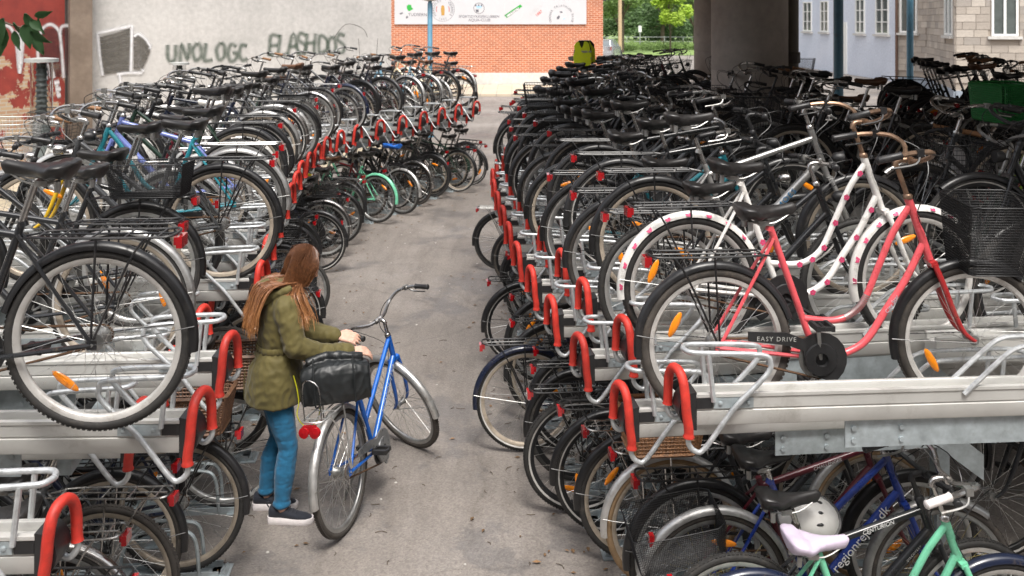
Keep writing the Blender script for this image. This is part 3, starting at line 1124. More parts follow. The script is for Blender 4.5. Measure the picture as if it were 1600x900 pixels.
M_BLUEPOLE = pmat('blue enamel', (0.10, 0.25, 0.36), 0.4, 0, 0.12, 10, 0.12)
M_INK = pmat('grey print', (0.13, 0.13, 0.15), 0.6, 0, 0.1, 20)
M_STONE = [concrete_mat('sandstone %d' % k, tuple(c * .8 for c in q), q, tuple(min(1, c * 1.12) for c in q), 1.6) for k, q in
           enumerate([(0.37, 0.325, 0.28), (0.43, 0.38, 0.325), (0.33, 0.295, 0.26), (0.47, 0.42, 0.365)])]

ground = obj('ground', MB().quad((-250, -60, 0), (250, -60, 0), (250, 400, 0), (-250, 400, 0)), M_ASPH, kind='structure')
pv = obj('pavement', MB().box((-1.0, 39.2, .05), (15.0, 5.4, .10)), M_PAVE, kind='structure')
cb = obj('cobbles', MB().loft([[(x, y, z) for x, y in ((-11, 2), (-4.2, 2), (-4.8, 11), (-4.2, 15), (-2.6, 23.6), (-8.4, 19.4), (-11, 15))] for z in (.0, .012)]), M_COB, kind='structure')
lawn = obj('lawn', MB().quad((-60, 78, .03), (120, 78, .03), (120, 300, .03), (-60, 300, .03)), M_GRASS, kind='structure')

# ---- graffiti wall, pier, red wall
def wall_between(name, label, a, b, h, th, mat, back=1):
    a, b = Vector((a[0], a[1], 0)), Vector((b[0], b[1], 0))
    L = (b - a).length
    ang = atan2(b.y - a.y, b.x - a.x)
    o = obj(name, MB().box((L / 2, th / 2 * back, h / 2), (L, th, h)), mat, None, T(a) @ RZ(ang), smooth=False)
    return tag(o, label, 'wall'), L

def spray_mat(name, col, dens=0.9):
    m, nt, b = new_mat(name)
    at_ = nt.nodes.new('ShaderNodeAttribute')
    at_.attribute_name = 'edge'
    n = add_noise(nt, 7, 5)
    mul = nt.nodes.new('ShaderNodeMath'); mul.operation = 'MULTIPLY'
    r = ramp(nt, at_.outputs['Fac'], [(0.0, 0.0), (0.35, dens * .35), (0.85, dens)])
    r2 = ramp(nt, n.outputs['Fac'], [(0.25, 0.6), (0.6, 1.0)])
    nt.links.new(r.outputs['Color'], mul.inputs[0])
    nt.links.new(r2.outputs['Color'], mul.inputs[1])
    nt.links.new(mul.outputs[0], b.inputs['Alpha'])
    b.inputs['Base Color'].default_value = (*col, 1)
    b.inputs['Roughness'].default_value = 0.8
    return m

def stroke_mesh(strokes, w, z=0.004):
    """spray strokes as ribbons in the x,z plane just proud of the wall; 'edge' is 1 on the middle line and 0 at the rim"""
    v, f, e = [], [], []
    for st in strokes:
        P = [Vector((p[0], 0, p[1])) for p in st]
        if len(P) > 2:
            P = cr(P, 4)
        i0 = len(v)
        for k, p in enumerate(P):
            t = (P[min(k + 1, len(P) - 1)] - P[max(k - 1, 0)]).normalized()
            nn = Vector((-t.z, 0, t.x))
            for s, ed in ((-1, 0), (0, 1), (1, 0)):
                q = p + nn * s * w
                v.append((q.x, -z, q.z)); e.append(ed)
        for k in range(len(P) - 1):
            a = i0 + 3 * k
            f += [(a, a + 1, a + 4, a + 3), (a + 1, a + 2, a + 5, a + 4)]
        z += .0006
    me = bpy.data.meshes.new('spray')
    me.from_pydata(v, [], f)
    at_ = me.attributes.new('edge', 'FLOAT', 'POINT')
    at_.data.foreach_set('value', e)
    return me

GLY = {
    'F': [[(0, 0), (.08, 1), (.62, .98)], [(.04, .5), (.5, .55)], [(-.1, .12), (.25, .02)]],
    'L': [[(.10, 1.05), (.04, .5), (0, .02), (.55, .06)]],
    'A': [[(0, 0), (.3, 1), (.6, 0)], [(.1, .38), (.55, .42)]],
    'S': [[(.55, .9), (.2, 1), (.1, .7), (.5, .4), (.4, .03), (0, .1)]],
    'H': [[(0, 0), (.1, 1)], [(.5, 0), (.6, 1)], [(.05, .5), (.55, .55)]],
    '.': [[(.05, 0), (.12, .1)]],
    'D': [[(0, 0), (.05, 1), (.55, .75), (.5, .2), (0, 0)]],
    'O': [[(.3, 1), (.02, .6), (.2, .03), (.52, .25), (.5, .8), (.3, 1)]],
    'U': [[(0, 1), (.02, .2), (.3, .0), (.5, .3), (.52, 1)]],
    'N': [[(0, 0), (.08, .95), (.45, .1), (.55, 1)]],
    'G': [[(.55, .85), (.2, 1), (.02, .5), (.2, .02), (.55, .2), (.55, .5), (.3, .48)]],
    'C': [[(.55, .9), (.15, .95), (.02, .4), (.25, .0), (.58, .15)]],
    '7': [[(0, 1), (.6, .95), (.35, .4), (.3, 0)]],
}
def word(s, x, z, h, adv, jit=.06):
    out = []
    r = random.Random(len(s) * 7 + 3)
    for ch in s:
        dz, sc = r.uniform(-jit, jit) * h, r.uniform(.9, 1.15)
        for st in GLY.get(ch, []):
            out.append([(x + p[0] * h * .9 * sc, z + dz + p[1] * h * sc) for p in st])
        x += adv * (0.55 if ch == '.' else 1)
    return out

GW_A, GW_B = (-8.75, 20.0), (-3.02, 24.0)
gw, GL = wall_between('graffiti_wall', 'pale grey rendered wall sprayed with green and grey graffiti behind the bicycles', GW_A, GW_B, 13.0, .35, M_WALL)
def on_wall(px, zpx, A, B):
    """wall coordinates (along, up) of a photo pixel"""
    k = (px - 800) / FPX
    ax, ay, bx, by = A[0], A[1], B[0], B[1]
    t = (k * ay - ax) / ((bx - ax) - k * (by - ay))
    D = ay + t * (by - ay)
    L = sqrt((bx - ax) ** 2 + (by - ay) ** 2)
    return t * L, CAM_H - (zpx - 30) / FPX * D
def wp(pts, A=GW_A, B=GW_B):
    return [on_wall(x, y, A, B) for x, y in pts]
M_SPG = spray_mat('green spray', (0.085, 0.12, 0.09), 0.66)
M_SPK = spray_mat('grey spray', (0.13, 0.12, 0.105), 0.78)
M_SPW = spray_mat('white spray', (0.70, 0.70, 0.72), 0.9)
x0, z0 = on_wall(421, 86, GW_A, GW_B)
x1, z1 = on_wall(536, 84, GW_A, GW_B)
hh = 30 / FPX * 22.8
part('graffiti', stroke_mesh(word('FLASH.DOS', x0, z0, hh, (x1 - x0) / 8.4), .075), M_SPG, gw, kind='stuff')
x0, z0 = on_wall(262, 98, GW_A, GW_B)
x1, z1 = on_wall(388, 96, GW_A, GW_B)
part('graffiti', stroke_mesh(word('UNOLOGC', x0, z0, 28 / FPX * 21.5, (x1 - x0) / 6.8), .075), M_SPG, gw, kind='stuff')
hatch = []
rr_ = random.Random(4)
for k in range(30):
    f = k / 29
    hatch.append(wp([(156 + 4 * f, 60 + 55 * f + rr_.uniform(-1, 1)), (180, 54 + 58 * f + rr_.uniform(-1, 1)), (203, 46 + 66 * f + rr_.uniform(-1, 1))]))
for k in range(20):
    f = k / 19
    hatch.append(wp([(208, 56 + 52 * f + rr_.uniform(-1, 1)), (220, 58 + 48 * f), (233 - 16 * max(0, f - .35), 72 + 34 * f + rr_.uniform(-1, 1))]))
part('graffiti', stroke_mesh(hatch, .045, .006), M_SPK, gw, kind='stuff')
part('graffiti', stroke_mesh([wp(p) for p in ([(152, 52), (155, 85), (160, 118)], [(152, 52), (180, 46), (206, 40)], [(206, 40), (205, 80), (204, 112)], [(209, 57), (216, 53), (228, 62), (235, 74)],
                                               [(235, 74), (222, 88), (216, 100), (224, 112)], [(182, 116), (200, 114), (222, 114)], [(186, 116), (188, 130)])], .05, .024), M_SPW, gw, kind='stuff')
part('graffiti', stroke_mesh([wp([(520, 62), (540, 38), (566, 44), (574, 58)]), wp([(560, 60), (562, 92)]), wp([(590, 60), (588, 90)])], .012, .006), M_SPK, gw, kind='stuff')
rvec = Vector((GW_B[0] - GW_A[0], GW_B[1] - GW_A[1], 0)).normalized()
pier = obj('pier', MB().box((0, 0, 6.5), (.42, .7, 13.0)), M_PIER, None, T(-8.93, 19.75, 0) @ RZ(atan2(rvec.y, rvec.x)), smooth=False)
tag(pier, 'brown stained concrete pier between the red wall and grey wall', 'pier')
RW_B, RW_A = (-9.06, 19.45), (-11.6, 15.2)
def redwall_mat():
    m, nt, b = new_mat('peeling red paint')
    tc = nt.nodes.new('ShaderNodeTexCoord')
    mp = nt.nodes.new('ShaderNodeMapping'); mp.inputs['Rotation'].default_value = (radians(90), 0, 0)
    nt.links.new(tc.outputs['Object'], mp.inputs['Vector'])
    br = nt.nodes.new('ShaderNodeTexBrick')
    for k, c in (('Color1', (0.48, 0.36, 0.22)), ('Color2', (0.38, 0.22, 0.14)), ('Mortar', (0.42, 0.37, 0.30))):
        br.inputs[k].default_value = (*c, 1)
    br.inputs['Scale'].default_value = 1; br.inputs['Brick Width'].default_value = .24; br.inputs['Row Height'].default_value = .075; br.inputs['Mortar Size'].default_value = .012
    nt.links.new(mp.outputs[0], br.inputs['Vector'])
    n = add_noise(nt, 1.6, 8, rough=.65)
    sep = nt.nodes.new('ShaderNodeSeparateXYZ'); nt.links.new(tc.outputs['Object'], sep.inputs[0])
    mr = nt.nodes.new('ShaderNodeMapRange')
    mr.inputs['From Min'].default_value = 1.2; mr.inputs['From Max'].default_value = 2.9
    mr.inputs['To Min'].default_value = .16; mr.inputs['To Max'].default_value = -.16
    nt.links.new(sep.outputs['Z'], mr.inputs['Value'])
    add = nt.nodes.new('ShaderNodeMath'); add.operation = 'ADD'
    nt.links.new(n.outputs['Fac'], add.inputs[0]); nt.links.new(mr.outputs[0], add.inputs[1])
    peel = ramp(nt, add.outputs[0], [(0.57, 0.0), (0.60, 1.0)])
    n2 = add_noise(nt, 2.2, 6)
    red = ramp(nt, n2.outputs['Fac'], [(0.3, (0.17, 0.024, 0.020)), (0.7, (0.32, 0.048, 0.033))])
    mx = nt.nodes.new('ShaderNodeMix'); mx.data_type = 'RGBA'
    nt.links.new(peel.outputs['Color'], mx.inputs['Factor']); nt.links.new(red.outputs['Color'], mx.inputs['A']); nt.links.new(br.outputs['Color'], mx.inputs['B'])
    nt.links.new(mx.outputs['Result'], b.inputs['Base Color'])
    b.inputs['Roughness'].default_value = .75
    bump(nt, b, peel.outputs['Color'], -.4, .01)
    return m
rw, RL = wall_between('red_wall', 'peeling red painted wall with white outlined graffiti left of the pier', RW_A, RW_B, 13.0, .35, redwall_mat())
rp = lambda pts: wp(pts, RW_A, RW_B)
fillk = []
for k in range(12):
    f = k / 11
    fillk.append(rp([(62 + 34 * f, 44 + 4 * abs(f - .5)), (63 + 32 * f, 85), (66 + 28 * f, 120)]))
for k in range(9):
    f = k / 8
    fillk.append(rp([(99 + 18 * f, 44), (102 + 17 * f, 80), (106 + 16 * f, 118)]))
part('graffiti', stroke_mesh(fillk, .05, .004), spray_mat('dark wash', (0.09, 0.035, 0.035), .55), rw, kind='stuff')
part('graffiti', stroke_mesh([rp(p) for p in ([(59, 108), (59, 75), (64, 48), (78, 38), (91, 48), (95, 70), (99, 122)], [(93, 52), (97, 41), (116, 40)], [(116, 40), (121, 80), (126, 125)], [(0, 40), (14, 42), (24, 62), (30, 112)],
                                              [(36, 40), (34, 80), (30, 115)], [(75, 125), (73, 105), (78, 102), (84, 122)], [(88, 130), (90, 150)])], .055, .012), M_SPW, rw, kind='stuff')
part('graffiti', stroke_mesh([rp([(28, 46), (30, 106)]), rp([(31, 46), (31, 100)]), rp([(84, 130), (92, 128)]), rp([(86, 140), (94, 138)]), rp([(88, 150), (94, 148)])], .075, .018), M_SPW, rw, kind='stuff')

# ---- brick building with the club sign
def building(name, label, cat='building'):
    return thing(name, label, cat)
bk = thing('brick_building', 'orange brick building with a long white club sign across it', 'building', T(-5.40, 42, 0))
obj('wall', MB().box((4.69, 5, 3.6), (9.38, 10, 6.0)), M_BRICK, bk, smooth=False)
obj('plinth', MB().box((4.69, 4.98, .30), (9.42, 10.06, .62)), M_PLINTH, bk, smooth=False)
sg = obj('sign_board', MB().box((4.46, -.04, 3.27), (8.38, .05, 1.08)), pmat('sign white', (0.52, 0.52, 0.54), .5, 0, .02, 2), bk, smooth=False)
def ink(name, s, x, z, size, mat=M_INK, rot=0.0, align='CENTER'):
    part('sign_lettering', text_mesh(s, size, .001, align), mat, sg, T(x, -.069, z) @ RX(pi / 2) @ RZ(rot))
def spx(px, py):    # photo pixel on the sign -> local x, z
    return (px - 800) / FPX * 42 + 5.40, CAM_H - (py - 30) / FPX * 42
def ring_text(s, px, py, r, a0, a1, size):
    cx, cz = spx(px, py)
    for k, ch in enumerate(s):
        a = radians(a0 + (a1 - a0) * k / max(1, len(s) - 1))
        if ch != ' ':
            ink('c', ch, cx + r * cos(a), cz + r * sin(a), size, M_INK, a - pi / 2)
def ring(px, py, r, w, mat, a0=0, a1=360, name='sign_ring'):
    cx, cz = spx(px, py)
    mb = MB()
    n = 36
    for k in range(n):
        t0, t1 = radians(a0 + (a1 - a0) * k / n), radians(a0 + (a1 - a0) * (k + 1) / n)
        q = [(cx + rr * cos(t), -.069, cz + rr * sin(t)) for rr, t in ((r, t0), (r, t1), (r - w, t1), (r - w, t0))]
        mb.quad(*q)
    obj(name, mb, mat, sg)
def poly(pts, mat, name='sign_emblem', y=-.069):
    mb = MB()
    i = mb.ring([(spx(*p)[0], y, spx(*p)[1]) for p in pts])
    mb.f.append(tuple(range(i, i + len(pts)))[::-1])
    obj(name, mb, mat, sg)
M_SGREEN = pmat('sign green', (0.03, 0.35, 0.05), 0.5, 0, .05)
M_SRED = pmat('sign red', (0.6, 0.08, 0.05), 0.5, 0, .05)
M_SGOLD = pmat('sign ochre', (0.45, 0.26, 0.06), 0.5, 0, .05)
M_SBLUE = pmat('sign light blue', (0.35, 0.55, 0.75), 0.5, 0, .05)
M_SPALE = pmat('sign pale grey', (0.55, 0.55, 0.56), 0.5, 0, .05)
def shield(n, cx, cy, sx, sy):
    return None
poly([(636, 9), (639, 7), (643, 8), (643, 11), (646, 14), (641, 17), (638, 17), (636, 13)], M_SGREEN)
poly([(632, 13), (637, 18), (641, 24), (639, 25), (633, 20), (630, 15)], M_SPALE)
poly([(624, 21), (629, 19), (630, 21), (626, 23)], M_INK)
poly([(634, 27), (637, 24), (638, 28), (635, 29)], M_INK)
x, z = spx(654.5, 23); ink('t', 'TUDSERNE', x, z, .19)
poly([(641, 28), (666, 28), (666, 28.5), (641, 28.5)], M_SPALE)
ring(692, 15, .52, .012, M_INK)
ring(692, 15, .30, .010, M_SPALE)
ring(692, 15, .30, .03, M_SRED, 150, 200)
ring(692, 15, .30, .03, M_SRED, -20, 30)
ring_text('HERCULES · ODENSE', 692, 15, .41, 215, -35, .15)
ring_text('1902', 692, 15, .41, 250, 290, .12)
poly([(690, 9), (692, 8), (694, 9), (695, 14), (694.6, 24), (690, 24), (689, 14)], M_SGOLD)
ring(748.5, 13, .24, .02, M_INK)
poly([(744, 9), (753, 9), (752, 13), (745, 13)], M_SBLUE)
for q in (742.5, 747, 751.5):
    poly([(q, 7), (q + 2, 7), (q + 2, 10), (q, 10)], M_INK)
poly([(743, 15), (748, 15), (748, 19), (744, 19)], M_INK)
poly([(749, 15), (754, 15), (753, 19), (749, 19)], M_SPALE)
x, z = spx(748.5, 26); ink('t', 'SPORTSDYKKERKLUBBEN', x, z, .155)
x, z = spx(749, 31.5); ink('t', 'AQUA-CLUB', x, z, .17)
for a, b_ in (((789, 5), (803, 4)), ((803, 4), (817, 6)), ((817, 6), (817, 18)), ((817, 18), (815, 28)), ((815, 28), (803, 35)), ((803, 35), (790, 28)), ((790, 28), (788, 18)), ((788, 18), (789, 5))):
    poly([(a[0] - .4, a[1] - .4), (b_[0] - .4, b_[1] - .4), (b_[0] + .4, b_[1] + .4), (a[0] + .4, a[1] + .4)], M_SPALE)
poly([(788, 24), (813, 7), (816, 10), (792, 28)], M_SGREEN)
poly([(791, 24.5), (810, 11.5), (812, 13.5), (793, 26.5)], M_WHITE, y=-.0705)
x, z = spx(801.5, 19); part('sign_lettering', text_mesh('STJERNEN', .15, .001, 'CENTER'), M_INK, sg, T(x, -.0725, z) @ RX(pi / 2) @ RZ(radians(34)))
x, z = spx(836, 16); ink('t', 'CLUBBEN', x, z, .17, M_SPALE, radians(40))
x, z = spx(842, 21); ink('t', '1887', x, z, .17, M_SRED, radians(40))
ring_text('ODENSE TRIATHLON KLUB', 877, 27, .50, 200, -20, .13)
poly([(870, 27), (873, 24), (875, 26), (873, 30), (870, 30)], M_INK)
poly([(874, 18), (878, 17.5), (879, 20), (876, 20)], M_INK)
poly([(879, 29), (883, 28), (883, 30), (879, 30)], M_SBLUE)
poly([(881, 24), (885, 26), (884, 27), (881, 25)], M_SPALE)

# ---- lamp posts
def pole_lamp(x, y, label):
    t = thing('street_lamp', label, 'street lamp', T(x, y, 0))
    obj('pole', MB().lathe([(.09, 0), (.09, .9), (.062, .95), (.062, 3.34), (.05, 3.36), (.05, 3.42)], 12), M_BLUEPOLE, t)
    obj('lamp_bowl', MB().lathe([(.05, 3.40), (.16, 3.42), (.27, 3.50), (.30, 3.62), (.27, 3.8), (.1, 3.92)], 20), pmat('lamp bowl', (0.62, 0.55, 0.48), .3, 0, .05), t)
    obj('lamp_cap', MB().lathe([(.31, 3.60), (.32, 3.63), (.30, 3.66)], 20), MAT['steel'], t)
pole_lamp(-2.05, 24.0, 'blue street lamp post in front of the club sign')
def bollard_lamp(x, y, h, label):
    t = thing('bollard_lamp', label, 'lamp', T(x, y, 0))
    g = pmat('grey lamp paint', (0.10, 0.115, 0.11), .5, 0, .1)
    mb = MB().lathe([(.085, 0), (.085, h - .62), (.07, h - .60)], 14)
    obj('pole', mb, g, t)
    lv = MB().lathe([(.05, h - .61), (.05, h - .06)], 10)
    for k in range(9):
        zz = h - .56 + k * .055
        lv.lathe([(.05, zz), (.062, zz - .012), (.063, zz - .006), (.05, zz + .012)], 14)
    obj('louvres', lv, g, t)
    gm, nt, b = new_mat('clear lamp tube')
    b.inputs['Transmission Weight'].default_value = 1.0; b.inputs['Roughness'].default_value = .05; b.inputs['IOR'].default_value = 1.05
    obj('glass_tube', MB().lathe([(.11, h - .62), (.11, h - .05), (.106, h - .05), (.106, h - .62)], 18, caps=False), gm, t)
    obj('cap', MB().lathe([(.05, h - .05), (.165, h - .045), (.165, h - .01), (.06, h), (.0, h + .002)], 22), pmat('lamp cap grey', (0.36, 0.37, 0.36), .5, 0, .1), t)
bollard_lamp(-4.90, 10.0, 2.55, 'grey post lamp with flat cap before the red wall')
bollard_lamp(-5.75, 16.6, 2.21, 'small grey post lamp with flat cap before the grey graffiti wall')

# ---- bridge: columns, drainpipe, deck
def bridge_column(x, y, r, label):
    t = thing('bridge_column', label, 'column', T(x, y, 0))
    mb = MB().lathe([(r + .01, 0), (r, .02), (r, 2.36), (r - .006, 2.372), (r, 2.384), (r, 3.78)], 40)
    obj('shaft', mb, M_COLUMN, t)
    obj('foot', MB().lathe([(r + .12, 0), (r + .12, .22), (r + .08, .26)], 40), M_COLUMN, t)
bridge_column(2.72, 11.0, .43, 'thick round concrete column nearest among the dark bicycles')
bridge_column(3.68, 17.0, .45, 'round concrete column standing behind the nearest thick column')
dp = thing('drainpipe', 'grey metal drainpipe beside the nearest concrete column', 'drainpipe', T(3.25, 11.15, 0))
obj('pipe', MB().lathe([(.078, 0), (.078, 3.78)], 16), pmat('drainpipe paint', (0.13, 0.12, 0.10), .5, .2, .25, 8, .25), dp)
obj('collar', MB().lathe([(.09, 2.44), (.096, 2.45), (.096, 2.56), (.09, 2.57)], 16), pmat('collar', (0.10, 0.09, 0.08), .5, .2, .2), dp)
deck = thing('bridge_deck', 'concrete bridge deck roofing the racks by the columns', 'bridge', T(0, 0, 0))
obj('slab', MB().loft([[(x, y, z) for x, y in ((.30, 6.0), (1.7, 5.7), (3.2, 3.6), (14.5, 1.0), (17.5, 24.0), (2.6, 26.4))] for z in (3.78, 5.0)]), M_COLUMN, deck, smooth=False)
obj('edge_beam', MB().loft([[(x, y, z) for x, y in ((-.05, 6.05), (.30, 6.0), (2.6, 26.4), (2.25, 26.45))] for z in (3.58, 5.8)]), M_COLUMN, deck, smooth=False)
sky_blocker = thing('sky_blocker_wall', 'unseen plain wall added behind the viewer to block sky light', 'building', T(0, -6.0, 0))  # added out of view: blocks sky light coming from behind the camera
obj('wall', MB().box((2, -.3, 5.5), (30, .6, 11.0)), M_COLUMN, sky_blocker, smooth=False)
obj('blocker_cap', MB().box((2, -.2, 11.1), (30.4, .9, .2)), M_COLUMN, sky_blocker, smooth=False)
def blue_post(x, y, r, label):
    t = thing('blue_post', label, 'post', T(x, y, 0))
    obj('shaft', MB().lathe([(r, 0), (r, 3.78)], 16), M_BLUEPOLE, t)
    obj('base_plate', MB().box((0, 0, .01), (r * 4, r * 4, .02)), MAT['steel'], t)
blue_post(6.80, 20.0, .10, 'thick light blue steel post before the pale blue house')
blue_post(10.78, 26.0, .088, 'light blue steel post before the stone house corner')

# ---- houses on the right
def facade(root, a, b, h, mat, th=.4):
    a, b = Vector((a[0], a[1], 0)), Vector((b[0], b[1], 0))
    L = (b - a).length
    M = T(a) @ RZ(atan2(b.y - a.y, b.x - a.x))
    w = obj('wall', MB().box((L / 2, th / 2, h / 2), (L, th, h)), mat, root, root.matrix_basis.inverted() @ M, smooth=False)
    return w, M, L
def along(px, a, b):
    return on_wall(px, 30, a, b)[0]
def house_window(wall_root, M, x0, x1, z0, z1, sill=True, cross=1):
    Mi = wall_root.matrix_basis.inverted() @ M
    w = x1 - x0
    fr = MB()
    f = .075
    for (cx, cz, sx, sz) in (((x0 + x1) / 2, z0 + f / 2, w, f), ((x0 + x1) / 2, z1 - f / 2, w, f), (x0 + f / 2, (z0 + z1) / 2, f, z1 - z0 - 2 * f), (x1 - f / 2, (z0 + z1) / 2, f, z1 - z0 - 2 * f),
                             ((x0 + x1) / 2, (z0 + z1) / 2, f * 1.1, z1 - z0 - 2 * f)):
        fr.box((cx, -.02, cz), (sx, .10, sz))
    for k in range(cross):
        zz = z0 + (z1 - z0) * (k + 1) / (cross + 1)
        for s in (-1, 1):
            fr.box(((x0 + x1) / 2 + s * w * .25, -.015, zz), (w * .5 - f * 1.5, .07, f * .6))
    wi = obj('window', fr, M_WHITE, wall_root, Mi, smooth=False)
    for s in (-1, 1):
        obj('pane', MB().box(((x0 + x1) / 2 + s * (w / 4 - f * .12), -.008, (z0 + z1) / 2), (w / 2 - f * 1.3, .012, z1 - z0 - 2 * f)), M_GLASS, wi, smooth=False)
    if sill:
        obj('sill', MB().box(((x0 + x1) / 2, -.05, z0 - .06), (w + .25, .22, .10)), M_PLINTH, wi, smooth=False)
bh = thing('blue_house', 'pale blue rendered house with white windows behind the bridge', 'building', T(17.9, 60, 0))
A_, B_ = (17.85, 60.0), (18.05, 45.0)
w_, M_, L_ = facade(bh, A_, B_, 9, M_BLUEWALL)
for px, hw in ((1262.5, 6.5), (1289, 6.0), (1345, 7.0), (1379.5, 10)):
    a, b = along(px - hw, A_, B_), along(px + hw, A_, B_)
    house_window(bh, M_, a, b, 2.22, 4.0, True, 2)
a, b = along(1316, A_, B_), along(1324, A_, B_)
obj('door', MB().box(((a + b) / 2, -.02, 1.4), (b - a, .08, 2.8)), M_WHITE, bh, bh.matrix_basis.inverted() @ M_, smooth=False)
sh = thing('stone_house', 'sandstone block house with white windows at the street corner', 'building', T(17.1, 42.5, 0))
secs = [((17.10, 42.6), (17.75, 41.0)), ((17.75, 41.0), (15.72, 34.0)), ((15.72, 34.0), (20.6, 32.4))]
M_SBASE = pmat('stone joint', (0.34, 0.29, 0.24), .9, 0, .1)
bme = [MB().box((0, 0, 0), (1, .05, 1)).mesh('stone_block', False) for _ in range(1)]
bme[0].materials.append(None)
wins = [(1407, 1434, 0), (1478, 1490, 1), (1549, 1591, 2)]
rs = random.Random(8)
for si, (A_, B_) in enumerate(secs):
    w_, M_, L_ = facade(sh, A_, B_, 8, M_SBASE)
    holes = []
    for p0, p1, k in wins:
        if k == si:
            a, b = along(p0, A_, B_), along(p1, A_, B_)
            if si == 0:
                a, b = max(a, .2), min(b, L_ - .2)
            zs = 2.36
            house_window(sh, M_, a, b, zs, zs + 1.9, True, 0)
            holes.append((a - .03, b + .03, zs - .12, zs + 1.93))
    Mi = sh.matrix_basis.inverted() @ M_
    rowh = .27
    nr = 12
    for r in range(nr):
        z = .42 + .27 + r * rowh
        x = -(r % 2) * .3
        while x < L_:
            bw = rs.uniform(.44, .64) if si != 1 else rs.uniform(.62, .9)
            xa, xb = max(x, 0), min(x + bw, L_)
            x += bw
            segs = [(xa, xb)]
            for (ha, hb, hz0, hz1) in holes:
                if z + rowh > hz0 and z < hz1:
                    ns = []
                    for (p, q) in segs:
                        if q <= ha or p >= hb: ns.append((p, q))
                        else:
                            if p < ha: ns.append((p, ha))
                            if q > hb: ns.append((hb, q))
                    segs = ns
            for (p, q) in segs:
                if q - p > .08:
                    part('stone_block', bme[0], M_STONE[rs.choice([0, 0, 1, 1, 2, 3])], sh,
                         Mi @ T((p + q) / 2, -.012 + rs.uniform(-.004, .004), z + rowh / 2) @ Matrix.Diagonal((q - p - .014, 1, rowh - .014, 1)))
    obj('plinth', MB().box((L_ / 2, -.03, .21), (L_, .10, .42)), pmat('grey plinth', (0.27, 0.31, 0.36), .8, 0, .1, 3), sh, Mi, smooth=False)
obj('drainpipe', MB().lathe([(.06, 0), (.06, 8)], 10), pmat('brown pipe', (0.12, 0.07, 0.05), .5, 0, .2), sh, sh.matrix_basis.inverted() @ T(17.02, 42.5, 0))

# ---- park behind: trees, hedge, fence, car
def leaf_mat(name, c):
    m, nt, b = new_mat(name)
    n = add_noise(nt, .6, 3)
    r = ramp(nt, n.outputs['Fac'], [(0.3, tuple(k * .6 for k in c)), (0.7, tuple(k * 1.35 for k in c))])
    nt.links.new(r.outputs['Color'], b.inputs['Base Color'])
    b.inputs['Roughness'].default_value = .6
    b.inputs['Subsurface Weight'].default_value = 0
    tr = nt.nodes.new('ShaderNodeBsdfTranslucent')
    nt.links.new(r.outputs['Color'], tr.inputs['Color'])
    ms = nt.nodes.new('ShaderNodeMixShader'); ms.inputs[0].default_value = .35
    out = [q for q in nt.nodes if q.type == 'OUTPUT_MATERIAL'][0]
    nt.links.new(b.outputs[0], ms.inputs[1]); nt.links.new(tr.outputs[0], ms.inputs[2]); nt.links.new(ms.outputs[0], out.inputs['Surface'])
    return m
M_LF = [leaf_mat('leaf bright', (0.36, 0.50, 0.06)), leaf_mat('leaf mid', (0.15, 0.24, 0.06)), leaf_mat('leaf dark', (0.085, 0.15, 0.05))]
M_BARK = pmat('bark', (0.10, 0.075, 0.055), .9, 0, .3, 6)
def leaf_cloud(clumps, n, size, seed):
    r = random.Random(seed)
    mb = MB()
    for _ in range(n):
        c, s = clumps[r.randrange(len(clumps))]
        d = Vector((r.gauss(0, 1), r.gauss(0, 1), r.gauss(0, 1)))
        d = d.normalized() * (r.random() ** .45)
        p = Vector(c) + Vector((d.x * s[0], d.y * s[1], d.z * s[2]))
        a = Vector((r.gauss(0, 1), r.gauss(0, 1), r.gauss(0, .7))).normalized() * size * r.uniform(.6, 1.4)
        b = a.orthogonal().normalized() * size * r.uniform(.3, .6)
        mb.quad(p - a, p - b, p + a, p + b)
    return mb.mesh('leaves', False)
def tree(x, y, h, w, mat, label, seed, trunk=.16, n=2600, size=.16, low=.3, group='trees in the park'):
    r = random.Random(seed)
    t = thing('tree', label, 'tree', T(x, y, 0), group)
    tb = MB()
    top = Vector((r.uniform(-.3, .3), r.uniform(-.3, .3), h * .8))
    tb.tube(cr([(0, 0, -.1), (r.uniform(-.1, .1), 0, h * .3), top * .75, top], 4), [trunk * (1 - .8 * k / 12) for k in range(13)], 8)
    clumps = []
    for k in range(16):
        a = r.uniform(0, 6.28)
        zz = h * r.uniform(low, .95)
        ww = w * (1 - abs(zz / h - .55) * 1.1)
        e = Vector((cos(a) * ww * r.uniform(.3, .9), sin(a) * ww * r.uniform(.3, .9), zz))
        tb.tube(cr([(0, 0, max(h * .2, zz - h * .22)), e * .6 + Vector((0, 0, zz * .3)), e], 3), [trunk * .35 * (1 - .8 * q / 6) for q in range(7)], 5)
        clumps.append((e, (w * .34, w * .34, h * .10)))
    obj('trunk', tb, M_BARK, t)
    part('crown', leaf_cloud(clumps, n, size, seed + 1), mat, t)
tree(14.2, 86, 7.0, 2.0, M_LF[0], 'young tree with bright yellow-green crown on the lawn', 3, .09, 3600, .17, .24)
tree(9.6, 84, 9, 3.0, M_LF[1], 'mid green tree with dark trunk just right of the brick building', 5, .22, 2600, .2, .42)
tree(17.6, 92, 10, 3.2, M_LF[1], 'mid green tree whose trunk stands left of the concrete columns', 7, .30, 2600, .2, .40)
tree(12.2, 108, 11, 3.8, M_LF[2], 'dark tree behind the bright young tree', 9, .25, 3000, .24, .2)
tree(18.5, 118, 12, 4.5, M_LF[2], 'dark tree farther back near the columns', 12, .3, 3000, .26, .15)
cl = []
rr_ = random.Random(2)
for k in range(80):
    cl.append(((rr_.uniform(2, 44), rr_.uniform(126, 140), rr_.uniform(.8, 5.0)), (3.0, 2.0, 1.5)))
